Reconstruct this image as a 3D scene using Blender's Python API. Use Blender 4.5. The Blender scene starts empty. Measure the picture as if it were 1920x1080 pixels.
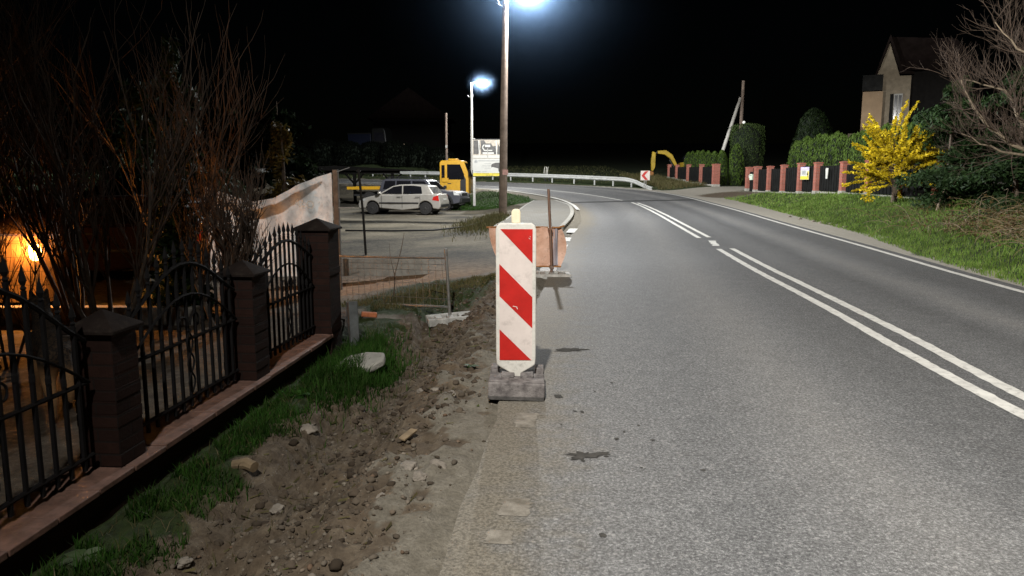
import bpy, bmesh, math, random
import numpy as np
from mathutils import Vector, Matrix, noise as mn
rad = math.radians
R = random.Random(7)
NR = np.random.default_rng(11)
scn = bpy.context.scene
COL = scn.collection

# ------------------------------------------------------------------ helpers
def link(o, parent=None):
    COL.objects.link(o)
    if parent is not None:
        o.parent = parent
    return o

def tag(o, label=None, cat=None, group=None, kind=None):
    if label: o['label'] = label
    if cat: o['category'] = cat
    if group: o['group'] = group
    if kind: o['kind'] = kind
    return o

def thing(name, label, cat, loc=(0, 0, 0), rz=0, group=None):
    o = bpy.data.objects.new(name, None)
    o.empty_display_size = 0.2
    o.location = loc
    o.rotation_euler = (0, 0, rz)
    link(o)
    return tag(o, label, cat, group)

def copy_tree(o, parent=None):
    c = o.copy()
    link(c)
    c.parent = parent
    for ch in list(o.children):
        copy_tree(ch, c)
    return c

class MB:
    """collects faces of one mesh"""
    def __init__(s):
        s.v = []; s.f = []; s.m = []; s.mi = 0
    def add(s, vs, fs):
        b = len(s.v)
        s.v.extend([tuple(p) for p in vs])
        for f in fs:
            s.f.append(tuple(i + b for i in f)); s.m.append(s.mi)
        return s
    def box(s, c, d, rz=0, rx=0, ry=0):
        M_ = Matrix.Translation(c) @ Matrix.Rotation(rz, 4, 'Z') @ Matrix.Rotation(ry, 4, 'Y') @ Matrix.Rotation(rx, 4, 'X')
        x, y, z = d[0] / 2, d[1] / 2, d[2] / 2
        vs = [M_ @ Vector(p) for p in ((-x,-y,-z),(x,-y,-z),(x,y,-z),(-x,y,-z),(-x,-y,z),(x,-y,z),(x,y,z),(-x,y,z))]
        return s.add(vs, [(0,3,2,1),(4,5,6,7),(0,1,5,4),(1,2,6,5),(2,3,7,6),(3,0,4,7)])
    def quad(s, a, b, c, d):
        return s.add([a, b, c, d], [(0, 1, 2, 3)])
    def prism(s, poly, a, b, axis='y', fn=None):
        """extrude a 2D polygon between a and b along axis; fn bends a point"""
        n = len(poly); vs = []
        for t in (a, b):
            for p, q in poly:
                w = {'y': (p, t, q), 'x': (t, p, q), 'z': (p, q, t)}[axis]
                vs.append(fn(*w) if fn else w)
        fs = [tuple(range(n)), tuple(range(2 * n - 1, n - 1, -1))]
        fs += [(i, i + n, (i + 1) % n + n, (i + 1) % n) for i in range(n)]
        return s.add(vs, fs)
    def tube(s, p0, p1, r0, r1=None, n=8, cap=True):
        return s.path([p0, p1], [r0, r1 if r1 is not None else r0], n, cap)
    def path(s, pts, rs, n=8, cap=True):
        pts = [Vector(p) for p in pts]
        if not hasattr(rs, '__len__'): rs = [rs] * len(pts)
        k = len(pts); vs = []
        d = (pts[1] - pts[0]).normalized()
        up = Vector((0, 0, 1)) if abs(d.z) < .9 else Vector((1, 0, 0))
        u = d.cross(up).normalized()
        for i, p in enumerate(pts):
            d = (pts[min(i + 1, k - 1)] - pts[max(i - 1, 0)])
            if d.length < 1e-9: d = Vector((0, 0, 1))
            d.normalize()
            u = (u - d * u.dot(d))
            if u.length < 1e-6: u = d.orthogonal()
            u.normalize(); w = d.cross(u)
            for j in range(n):
                a = 2 * math.pi * j / n
                vs.append(p + (u * math.cos(a) + w * math.sin(a)) * rs[i])
        fs = []
        for i in range(k - 1):
            for j in range(n):
                fs.append((i*n+j, i*n+(j+1) % n, (i+1)*n+(j+1) % n, (i+1)*n+j))
        if cap:
            fs.append(tuple(range(n-1, -1, -1))); fs.append(tuple(range((k-1)*n, k*n)))
        return s.add(vs, fs)
    def lathe(s, prof, n=20, c=(0, 0, 0), axis='z'):
        vs = []; k = len(prof)
        for r, h in prof:
            for j in range(n):
                a = 2 * math.pi * j / n
                p = (r * math.cos(a), r * math.sin(a), h)
                if axis == 'y': p = (p[0], p[2], p[1])
                if axis == 'x': p = (p[2], p[0], p[1])
                vs.append((p[0] + c[0], p[1] + c[1], p[2] + c[2]))
        fs = [(i*n+j, i*n+(j+1) % n, (i+1)*n+(j+1) % n, (i+1)*n+j) for i in range(k-1) for j in range(n)]
        fs.append(tuple(range(n-1, -1, -1))); fs.append(tuple(range((k-1)*n, k*n)))
        return s.add(vs, fs)
    def build(s, name, mats, parent=None, bevel=0, seg=2, smooth=False, loc=None, fixn=True, angle=35):
        me = bpy.data.meshes.new(name)
        me.from_pydata(s.v, [], s.f)
        if not isinstance(mats, (list, tuple)): mats = [mats]
        for m in mats: me.materials.append(m)
        if len(mats) > 1: me.polygons.foreach_set('material_index', s.m)
        if fixn and len(s.f) < 60000:
            bm = bmesh.new(); bm.from_mesh(me)
            bmesh.ops.recalc_face_normals(bm, faces=bm.faces[:])
            bm.to_mesh(me); bm.free()
        o = bpy.data.objects.new(name, me)
        link(o, parent)
        if loc is not None: o.location = loc
        if smooth:
            me.polygons.foreach_set('use_smooth', [True] * len(me.polygons))
            if angle: me.set_sharp_from_angle(angle=rad(angle))
        if bevel:
            b = o.modifiers.new('Bevel', 'BEVEL'); b.width = bevel; b.segments = seg; b.limit_method = 'ANGLE'; b.angle_limit = rad(35)
            me.polygons.foreach_set('use_smooth', [True] * len(me.polygons))
            me.set_sharp_from_angle(angle=rad(50))
        return o

def np_mesh(name, V, F, mat, parent=None, smooth=False):
    """V (n,3), F (m,k) arrays"""
    me = bpy.data.meshes.new(name)
    V = np.asarray(V, np.float32); F = np.asarray(F, np.int32); k = F.shape[1]
    me.vertices.add(len(V)); me.vertices.foreach_set('co', V.ravel())
    me.loops.add(F.size); me.loops.foreach_set('vertex_index', F.ravel())
    me.polygons.add(len(F)); me.polygons.foreach_set('loop_start', np.arange(0, F.size, k, dtype=np.int32))
    me.update(calc_edges=True)
    if smooth: me.polygons.foreach_set('use_smooth', [True] * len(F))
    for m in (mat if isinstance(mat, (list, tuple)) else [mat]): me.materials.append(m)
    o = bpy.data.objects.new(name, me)
    return link(o, parent)

# ------------------------------------------------------------------ materials
def nt_new(name):
    m = bpy.data.materials.new(name); m.use_nodes = True
    nt = m.node_tree; b = nt.nodes['Principled BSDF']
    return m, nt, b
def nd(nt, t, **kw):
    n = nt.nodes.new(t)
    for k, v in kw.items():
        if k in n.inputs: n.inputs[k].default_value = v
        else: setattr(n, k, v)
    return n
def c4(c): return (c[0], c[1], c[2], 1)
def ramp(nt, stops):
    r = nt.nodes.new('ShaderNodeValToRGB'); e = r.color_ramp.elements
    while len(e) < len(stops): e.new(.5)
    for el, (p, c) in zip(e, stops):
        el.position = p; el.color = c4(c) if hasattr(c, '__len__') else (c, c, c, 1)
    return r
def mixc(nt, fac, a, b, mode='MIX'):
    n = nt.nodes.new('ShaderNodeMix'); n.data_type = 'RGBA'; n.blend_type = mode
    for sock, v in ((n.inputs[0], fac), (n.inputs[6], a), (n.inputs[7], b)):
        if hasattr(v, 'is_linked'): nt.links.new(v, sock)
        elif hasattr(v, '__len__'): sock.default_value = c4(v)
        else: sock.default_value = v
    return n.outputs[2]
def math_n(nt, op, a, b=0.0, clamp=False):
    n = nt.nodes.new('ShaderNodeMath'); n.operation = op; n.use_clamp = clamp
    for i, v in enumerate((a, b)):
        if hasattr(v, 'is_linked'): nt.links.new(v, n.inputs[i])
        else: n.inputs[i].default_value = v
    return n.outputs[0]
def mapr(nt, v, a, b, c=0.0, d=1.0):
    n = nt.nodes.new('ShaderNodeMapRange'); n.interpolation_type = 'SMOOTHSTEP'
    nt.links.new(v, n.inputs[0])
    for i, x in enumerate((a, b, c, d)): n.inputs[i + 1].default_value = x
    return n.outputs[0]
def noise_n(nt, vec, scale, detail=4, rough=.6):
    n = nd(nt, 'ShaderNodeTexNoise', Scale=scale, Detail=detail, Roughness=rough)
    nt.links.new(vec, n.inputs['Vector'])
    return n.outputs[0]

def mat(name, col, rough=.7, metal=0, var=.25, scale=6, bump=.15, bscale=40, col2=None, dirt=0, spec=.3, coat=0):
    m, nt, b = nt_new(name)
    tc = nd(nt, 'ShaderNodeTexCoord').outputs['Object']
    n1 = noise_n(nt, tc, scale, 5)
    lo = [x * (1 - var) for x in col]; hi = col2 or [min(1, x * (1 + var)) for x in col]
    r = ramp(nt, [(.3, lo), (.7, hi)]); nt.links.new(n1, r.inputs[0])
    c = r.outputs[0]
    if dirt:
        d = mapr(nt, noise_n(nt, tc, scale * 2.7, 6, .7), .5, .72, 0, dirt)
        c = mixc(nt, d, c, (.05, .04, .03))
    nt.links.new(c, b.inputs['Base Color'])
    b.inputs['Roughness'].default_value = rough; b.inputs['Metallic'].default_value = metal
    b.inputs['Specular IOR Level'].default_value = spec
    if coat: b.inputs['Coat Weight'].default_value = coat; b.inputs['Coat Roughness'].default_value = .08
    if bump:
        bp = nd(nt, 'ShaderNodeBump', Strength=bump, Distance=.02)
        nt.links.new(noise_n(nt, tc, bscale, 4), bp.inputs['Height']); nt.links.new(bp.outputs[0], b.inputs['Normal'])
    return m

def emit(name, col, strength):
    m, nt, b = nt_new(name)
    b.inputs['Base Color'].default_value = c4(col)
    b.inputs['Emission Color'].default_value = c4(col); b.inputs['Emission Strength'].default_value = strength
    n1 = noise_n(nt, nd(nt, 'ShaderNodeTexCoord').outputs['Object'], 3)
    r = ramp(nt, [(.2, [x * .85 for x in col]), (.8, col)]); nt.links.new(n1, r.inputs[0])
    nt.links.new(r.outputs[0], b.inputs['Base Color'])
    return m

def leafmat(name, cols, trans=.25, rough=.55):
    """colour varies leaf by leaf"""
    m, nt, b = nt_new(name)
    g = nd(nt, 'ShaderNodeNewGeometry')
    k = len(cols)
    r = ramp(nt, [(i / max(1, k - 1), c) for i, c in enumerate(cols)])
    nt.links.new(g.outputs['Random Per Island'], r.inputs[0])
    n1 = noise_n(nt, nd(nt, 'ShaderNodeTexCoord').outputs['Object'], 1.7, 3)
    c = mixc(nt, mapr(nt, n1, .35, .65, .0, .55), r.outputs[0], [x * .3 for x in cols[0]])
    nt.links.new(c, b.inputs['Base Color']); b.inputs['Roughness'].default_value = rough
    b.inputs['Specular IOR Level'].default_value = .06
    tr = nd(nt, 'ShaderNodeBsdfTranslucent'); nt.links.new(c, tr.inputs[0])
    mx = nd(nt, 'ShaderNodeMixShader'); mx.inputs[0].default_value = trans
    out = nt.nodes['Material Output']
    nt.links.new(b.outputs[0], mx.inputs[1]); nt.links.new(tr.outputs[0], mx.inputs[2]); nt.links.new(mx.outputs[0], out.inputs[0])
    return m

def brickmat(name, c1, c2, mortar, bw=.25, bh=.075, rough=.8):
    m, nt, b = nt_new(name)
    tc = nd(nt, 'ShaderNodeTexCoord').outputs['Object']
    sx = nd(nt, 'ShaderNodeSeparateXYZ'); nt.links.new(tc, sx.inputs[0])
    cx = nd(nt, 'ShaderNodeCombineXYZ')
    nt.links.new(math_n(nt, 'ADD', sx.outputs[0], sx.outputs[1]), cx.inputs[0]); nt.links.new(sx.outputs[2], cx.inputs[1])
    br = nd(nt, 'ShaderNodeTexBrick', Scale=1.0, Color1=c4(c1), Color2=c4(c2), Mortar=c4(mortar))
    br.inputs['Mortar Size'].default_value = .006; br.inputs['Brick Width'].default_value = bw; br.inputs['Row Height'].default_value = bh
    nt.links.new(cx.outputs[0], br.inputs['Vector'])
    c = mixc(nt, mapr(nt, noise_n(nt, tc, 14, 6, .7), .35, .7, 0, .5), br.outputs[0], [x * .45 for x in c1])
    nt.links.new(c, b.inputs['Base Color']); b.inputs['Roughness'].default_value = rough; b.inputs['Specular IOR Level'].default_value = .15
    bp = nd(nt, 'ShaderNodeBump', Strength=.5, Distance=.01); bp.invert = True
    h = math_n(nt, 'ADD', br.outputs[1], math_n(nt, 'MULTIPLY', noise_n(nt, tc, 60, 4), .4))
    nt.links.new(h, bp.inputs['Height']); nt.links.new(bp.outputs[0], b.inputs['Normal'])
    return m

MT = {}
MT['clinker'] = brickmat('dark_clinker_brick', (.030, .0135, .0095), (.019, .009, .007), (.017, .012, .010))
MT['redbrick'] = brickmat('red_clinker_brick', (.36, .11, .075), (.25, .075, .05), (.25, .21, .18), .22, .07)
MT['capstone'] = mat('dark_cap_stone', (.017, .012, .010), .9, spec=.1, var=.3, dirt=.4)
MT['coping'] = mat('clay_coping_tiles', (.17, .095, .07), .75, var=.35, scale=9, dirt=.5)
MT['iron'] = mat('black_wrought_iron', (.010, .009, .009), .85, 0, var=.3, spec=.15)
MT['steel'] = mat('galvanised_steel', (.32, .31, .29), .42, .75, var=.25, scale=12, dirt=.35)
MT['ruststeel'] = mat('weathered_steel_tube', (.26, .2, .16), .55, .5, var=.35, scale=10, col2=(.2, .1, .06))
MT['railzinc'] = mat('guardrail_zinc', (.42, .42, .4), .5, .25, var=.15, scale=2, dirt=.2)
MT['whiteplastic'] = mat('white_plastic', (.55, .525, .47), .45, var=.12, scale=9, dirt=.3)
MT['signwhite'] = mat('reflective_white_sheet', (.58, .505, .46), .4, var=.10, scale=5, dirt=.2, bump=.05)
MT['signred'] = mat('reflective_red_sheet', (.41, .016, .012), .4, var=.14, scale=10, dirt=.05, bump=.05)
MT['rubber'] = mat('recycled_rubber_block', (.125, .108, .105), .9, var=.4, scale=16, bump=.5, bscale=90, col2=(.26, .235, .22))
MT['rubberdark'] = mat('recycled_rubber_dark', (.07, .065, .06), .9, var=.4, scale=16, bump=.5)
MT['greyplastic'] = mat('grey_foot_plastic', (.36, .35, .32), .8, var=.3, scale=12, dirt=.4)
MT['greyplasticdark'] = mat('dark_foot_plastic', (.085, .09, .088), .8, var=.3, scale=12, dirt=.3)
MT['orangesheet'] = mat('faded_orange_sheet', (.56, .31, .2), .65, var=.2, scale=5, dirt=.4, col2=(.68, .44, .33))
MT['greysheet'] = mat('grey_sheet_stripe', (.3, .29, .32), .7, var=.2)
MT['concrete'] = mat('grey_concrete', (.3, .285, .25), .9, var=.25, scale=5, bump=.4, bscale=50, dirt=.3)
MT['banner'] = mat('white_tarpaulin', (.64, .63, .6), .55, var=.3, scale=4, dirt=.35, bump=.1, bscale=9)
def translucent(m, f):
    nt = m.node_tree; b = nt.nodes['Principled BSDF']; out = nt.nodes['Material Output']
    tr = nd(nt, 'ShaderNodeBsdfTranslucent'); src = b.inputs['Base Color'].links[0].from_socket; nt.links.new(src, tr.inputs[0])
    mx = nd(nt, 'ShaderNodeMixShader'); mx.inputs[0].default_value = f
    nt.links.new(b.outputs[0], mx.inputs[1]); nt.links.new(tr.outputs[0], mx.inputs[2]); nt.links.new(mx.outputs[0], out.inputs[0])
translucent(MT['banner'], .5)
MT['bannerprint'] = mat('faded_print', (.95, .94, .9), .6, var=.03); translucent(MT['bannerprint'], .85)
MT['woodpost'] = mat('grey_timber_post', (.14, .115, .09), .85, var=.35, scale=9)
MT['pole'] = mat('tarred_wood_pole', (.185, .14, .11), .85, var=.35, scale=4, bump=.3, bscale=25)
MT['poleconc'] = mat('pale_concrete_pole', (.42, .4, .36), .85, var=.15, scale=3)
MT['darkpost'] = mat('dark_steel_post', (.025, .024, .022), .6, .3)
MT['rock'] = mat('field_stone', (.22, .19, .155), .9, var=.4, scale=7, bump=.5, bscale=30)
MT['bark'] = mat('grey_bark', (.10, .075, .055), .9, var=.4, scale=14, bump=.4)
MT['palebark'] = mat('pale_bark', (.21, .165, .115), .9, var=.35, scale=14, bump=.3)
MT['twig'] = mat('brown_twigs', (.065, .045, .032), .9, var=.4, scale=9, bump=0)
MT['bramble'] = mat('dry_bramble', (.17, .12, .065), .9, var=.45, scale=5, bump=0)
MT['silverpaint'] = mat('silver_paint', (.42, .39, .345), .32, .35, var=.12, scale=3, bump=0, coat=.4, dirt=.12)
MT['greypaint'] = mat('dark_grey_paint', (.085, .085, .1), .3, .3, var=.12, scale=3, bump=0, coat=.5, dirt=.2)
MT['winepaint'] = mat('wine_red_paint', (.011, .003, .0035), .6, 0, var=.15, scale=3, bump=0, coat=0, spec=.1, dirt=.2)
MT['yellowpaint'] = mat('yellow_truck_paint', (.52, .28, .015), .4, 0, var=.14, scale=4, bump=.03, coat=.2, dirt=.25)
MT['diggeryellow'] = mat('yellow_digger_paint', (.33, .22, .02), .5, 0, var=.25, scale=3, dirt=.4)
MT['diggerrust'] = mat('rusty_bucket_steel', (.3, .13, .04), .75, .2, var=.35, scale=3, dirt=.3)
MT['carglass'] = mat('dark_car_glass', (.008, .008, .01), .08, 0, var=.2, scale=1, bump=0)
MT['blackplastic'] = mat('black_plastic', (.018, .018, .018), .6, var=.3)
MT['tyre'] = mat('tyre_rubber', (.022, .02, .019), .85, var=.3, scale=9, bump=.2)
MT['alloy'] = mat('alloy_rim', (.72, .7, .66), .35, .3, var=.1, bump=0)
MT['steelrim'] = mat('dull_steel_rim', (.04, .038, .036), .6, .2, var=.2, bump=0)
MT['taillight'] = mat('red_lamp_glass', (.4, .015, .012), .15, 0, var=.2, bump=0)
MT['headlight'] = mat('clear_lamp_glass', (.6, .6, .58), .12, .2, var=.2, bump=0)
MT['blackpanel'] = mat('black_board_panel', (.008, .008, .0075), .9, spec=.1, var=.4, scale=3)
MT['plaster'] = mat('ochre_plaster', (.16, .11, .066), .9, var=.12, scale=2, bump=.2)
MT['plaster2'] = mat('pale_plaster', (.12, .098, .068), .9, var=.2, scale=3, bump=.25, col2=(.16, .13, .092))
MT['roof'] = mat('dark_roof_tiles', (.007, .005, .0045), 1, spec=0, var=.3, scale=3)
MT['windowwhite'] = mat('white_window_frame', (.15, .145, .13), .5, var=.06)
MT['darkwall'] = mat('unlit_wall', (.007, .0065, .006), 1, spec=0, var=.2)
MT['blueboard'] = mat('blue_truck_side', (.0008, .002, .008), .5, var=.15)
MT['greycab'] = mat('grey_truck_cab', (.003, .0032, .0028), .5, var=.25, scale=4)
MT['purple'] = mat('violet_print', (.42, .36, .66), .5, var=.1)
MT['yellowprint'] = mat('yellow_print', (.6, .48, .04), .5, var=.06)
MT['whiteprint'] = mat('white_print', (.46, .45, .41), .5, var=.05)
MT['blackprint'] = mat('black_print', (.04, .035, .02), .5, var=.1)
MT['greyprint'] = mat('grey_print', (.27, .27, .26), .5, var=.3, scale=6)
MT['darkprint'] = mat('dark_photo_print', (.06, .055, .05), .5, var=.5, scale=5)
MT['beigeprint'] = mat('beige_photo_print', (.36, .31, .245), .5, var=.3, scale=7)
MT['pinkpaper'] = mat('pink_paper', (.62, .36, .32), .7, var=.2, scale=12)
MT['markwhite'] = mat('road_marking_paint', (.62, .6, .55), .75, var=.15, scale=7, bump=.3, bscale=160, dirt=.45)
MT['fur'] = None
MT['oil'] = mat('wet_oil_stain', (.062, .058, .052), .95, spec=.05, var=.3, scale=18, bump=.2, bscale=120)
MT['wood'] = mat('raw_timber', (.2, .145, .085), .85, var=.35, scale=11)
MT['lampglass'] = emit('lit_lamp_glass', (.82, .9, 1.0), 45)
MT['orangelamp'] = emit('lit_orange_lamp', (1, .5, .1), 30)
MT['winlit'] = emit('lit_window_slit', (1, .72, .5), 2.2)
MT['smalllit'] = emit('lit_small_lamp', (.9, .9, .85), .35)

# ------------------------------------------------------------------ camera
CAMH = 1.65
cam = bpy.data.cameras.new('camera'); co = link(bpy.data.objects.new('camera', cam))
cam.sensor_width = 36; cam.lens = 36 * 1390 / 1920; cam.clip_start = .05; cam.clip_end = 2000
co.location = (0, 0, CAMH); co.rotation_euler = (rad(90 - 8.47), 0, 0)
scn.camera = co

# ------------------------------------------------------------------ terrain functions
LP = [(-8,-1.26),(3,-.28),(8,.2),(12,.6),(18,1.3),(22,1.8),(25.3,2.34),(30,2.75),(34,2.98),(38,2.98),(42,2.55),(46,1.6),(50.2,0),(53.2,-1.9),(56,-4.5),(58.2,-8),(60.6,-14),(66,-30),(76,-60)]
RP = [(-8,5.3),(3,6.55),(8,7.35),(12,7.85),(18,8.7),(25.5,9.5),(32,10.1),(38,10.4),(44,10.45),(49.5,9.7),(53.5,8.1),(57,5.4),(60.4,1.6),(62.6,-2.5),(64.4,-7),(66.9,-14),(72,-29),(82,-58)]
Ly, Lxs = np.array(LP).T
Ry, Rxs = np.array(RP).T
def crom(y, ys, xs):
    """smooth interpolation x(y)"""
    i = np.clip(np.searchsorted(ys, y) - 1, 0, len(ys) - 2)
    sl = np.gradient(xs, ys)
    h = ys[i+1] - ys[i]; t = np.clip((y - ys[i]) / h, -1.5, 2)
    tt = np.clip(t, 0, 1)
    r = (2*tt**3-3*tt**2+1)*xs[i] + (tt**3-2*tt**2+tt)*h*sl[i] + (-2*tt**3+3*tt**2)*xs[i+1] + (tt**3-tt**2)*h*sl[i+1]
    return r + np.where(t > 1, (t-1)*h*sl[i+1], 0) + np.where(t < 0, t*h*sl[i], 0)
def Lx(y): return crom(np.asarray(y, float), Ly, Lxs)
def Rx(y): return crom(np.asarray(y, float), Ry, Rxs)
def zr(y):
    y = np.asarray(y, float)
    a = .0005 * np.maximum(0, y - 12) ** 2
    return np.where(y < 64, a, .0005 * 52 ** 2 + .052 * (y - 64))
def sst(a, b, x):
    t = np.clip((x - a) / (b - a), 0, 1); return t * t * (3 - 2 * t)
def Xw(y): return -2.36 + (np.asarray(y, float) - 4.2) * .075    # centre line of the garden fence
def bankA(y): return np.interp(y, [0, 8, 16, 34, 46, 52, 58], [.5, .55, .72, .72, .22, .28, 0.1])
def vnoise(x, y, s, seed=0, oct=4):
    """fractal noise, vectorised loop"""
    out = np.empty(x.size); xf = x.ravel(); yf = y.ravel()
    for i in range(x.size):
        out[i] = mn.fractal(Vector((xf[i]*s + seed*17.3, yf[i]*s - seed*9.1, seed*3.7)), 1.0, 2.0, oct)
    return out.reshape(x.shape)
def gbase(x, y):
    """terrain without fine noise"""
    x = np.asarray(x, float); y = np.asarray(y, float)
    L = Lx(y); Rr = Rx(y); z0 = zr(y)
    u = L - x; v = x - Rr
    yard = np.where(y < 45, -.1 - .14 * (1 - sst(12.5, 19, y)), -.1 + (y - 45) * .03)
    zl = z0 - .005 + (yard - z0) * sst(.9, 5.0, u)
    # dug trench between the fence and the road
    t = (x - Xw(y)) / np.maximum(.3, (L - Xw(y)))
    tr = np.interp(t, [-.1, .05, .25, .36, .5, .6, .70, .8, 1.0], [-.22, -.22, -.23, -.37, -.35, -.24, -.075, -.03, -.005])
    gar = -.06
    near = np.where(t > 0, tr, gar)
    bl = sst(8.2, 11.8, y + .35 * np.sin(x * 2.3))
    far = np.where(u > 0, zl, 0)
    zl = near * (1 - bl) + far * bl
    # spoil heap along the near edge of the yard
    zl = zl + .13 * np.exp(-((x + .25) / .45) ** 2 - ((y - 11.2) / 1.3) ** 2)
    # mound round the foot of the pole
    zl = zl + .22 * np.exp(-((x + .5) / .8) ** 2 - ((y - 27.5) / 3.) ** 2)
    z0h = 1.75 * np.exp(-((x + 15) / 9.) ** 2 - ((y - 80) / 7.) ** 2)
    A = bankA(y)
    sh = np.interp(y, [0, 12, 16, 22, 40, 52], [.1, .15, .3, 1.0, 1.6, 1.0])
    zrr = z0 - .005 + A * sst(sh, sh + 3.6, v) + np.clip(v - sh - 3.6, 0, 12) * .035 * np.where(y < 50, 1, 0) + z0h
    inside = z0 - .04
    z = np.where(u > .12, zl, np.where(v > .12, zrr, inside))
    z = np.where((u <= .12) & (u > 0), z0 - .012 - .028 * (1 - u / .12), z)
    z = np.where((v <= .12) & (v > 0), z0 - .012 - .028 * (1 - v / .12), z)
    return z
def gz(x, y): return float(gbase(np.array([x]), np.array([y]))[0])

def axis(segs):
    out = [segs[0][0]]
    for a, b, st in segs:
        n = max(1, int(round((b - a) / st)))
        out += [a + (b - a) * (i + 1) / n for i in range(n)]
    return np.array(out)
AX = axis([(-150,-40,10),(-40,-14,2.0),(-14,-6,.5),(-6,-2.4,.15),(-2.4,.7,.045),(.7,4,.16),(4,18,.4),(18,30,1.0),(30,60,3),(60,180,12)])
AY = axis([(-8,1.6,.6),(1.6,9.5,.05),(9.5,14,.09),(14,30,.25),(30,72,.5),(72,110,2),(110,240,8),(240,500,26)])
GX, GY = np.meshgrid(AX, AY)
GZ = gbase(GX, GY)
Lg = Lx(GY); Rg = Rx(GY); U = Lg - GX; Vv = GX - Rg
TT = (GX - Xw(GY)) / np.maximum(.3, Lg - Xw(GY))
nearmask = (GX > -6) & (GX < 2.5) & (GY < 16) & (GY > 1)
N1 = np.zeros_like(GX); N2 = np.zeros_like(GX); N3 = np.zeros_like(GX)
N1[nearmask] = vnoise(GX[nearmask], GY[nearmask], 1.6, 1, 4)
N2[nearmask] = vnoise(GX[nearmask], GY[nearmask], 7., 2, 4)
N4 = np.zeros_like(GX); N4[nearmask] = vnoise(GX[nearmask] * 3.2, GY[nearmask] * .55 + GX[nearmask]*.3, 1.7, 9, 3)
N3[nearmask] = vnoise(GX[nearmask] , GY[nearmask], 20., 3, 3)
big = vnoise(GX, GY, .16, 5, 3)
soilamt = sst(.2, .34, TT) * (1 - .75 * sst(.66, .95, TT)) * (1 - sst(10.5, 13, GY)) * (U > 0)
rough = soilamt + .25 * ((U > .1) & (TT > .2) & (GY < 12))
GZ = GZ + rough * (.05 * N1 + .042 * N2 + .03 * N3 + .06 * N4)
GZ = GZ + np.where((TT > 0) & (TT <= .3) & (GY < 12), .02 * N2, 0)
GZ = GZ + np.where((Vv > 2.0) | ((U > 3) & (GY > 12)), .05 * big, 0)
# material weights: soil, grass, yard gravel (rest = dusty shoulder)
edge = .12 * N2 + .10 * N1
WS = sst(.16, .26, TT + edge * .5) * (1 - sst(.70, .93, TT + 1.5 * edge)) * (U > 0)
WS = WS * (1 - sst(11, 13.5, GY + 2 * edge))
WG = (1 - sst(.2, .3, TT + edge * .5)) * sst(-.02, .02, TT) * (GY < 9.5)
bank = np.exp(-((GX + 1.15 - (GY - 11) * .35) / 1.0) ** 2) * sst(9.2, 10.2, GY) * (1 - sst(11.6, 12.6, GY)) * 1.1
WG = np.clip(WG + bank * (U > .6), 0, 1)
mound = np.exp(-((GX + .9) / .75) ** 2 - ((GY - 26.5) / 2.8) ** 2) * 1.6
wedge = sst(39.8, 40.6, GY) * (1 - sst(50, 51.5, GY)) * sst(-3.6, -3.0, GX) * sst(.9, 1.6, U) * (GX > -4)
WG = np.clip(WG + mound * (U > 2.2) + wedge, 0, 1)
sh = np.interp(GY, [0, 12, 16, 22, 40, 52], [.1, .15, .3, 1.0, 1.6, 1.0])
nb = vnoise(GX, GY, .9, 8, 3) * .3
WGr = sst(sh - .1, sh + .5, Vv + nb)
drive = sst(46.9, 47.4, GY) * (1 - sst(51.2, 51.6, GY)) * sst(.3, 1, Vv) * (GY < 60)
dirtpatch = np.exp(-((GX - 13) / 1.8) ** 2 - ((GY - 45) / 2.2) ** 2)
WGr = WGr * (1 - drive) * (1 - np.clip(dirtpatch * 1.5, 0, 1))
WG = np.where(Vv > 0, WGr, WG)
WY = np.where(U > 0, sst(9.5, 12.5, GY) * (1 - WG) * (1 - WS) * sst(.5, 1.5, U), np.clip(dirtpatch, 0, .8) * (Vv > 0))
garden = (TT <= 0) & (GY < 9.5)
WY = np.where(garden, 0, WY)
WS = np.where(garden, 1.0, np.where(Vv > 0, np.clip(dirtpatch * 1.2, 0, 1), WS))
red = np.exp(-((GX + 2.6) / 2.6) ** 2 - ((GY - 12.) / 2.3) ** 2)       # reddish sandy soil behind the mesh panel
MASK = np.stack([np.clip(WS, 0, 1), np.clip(WG, 0, 1), np.clip(WY, 0, 1), np.clip(red, 0, 1)], -1)

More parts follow.
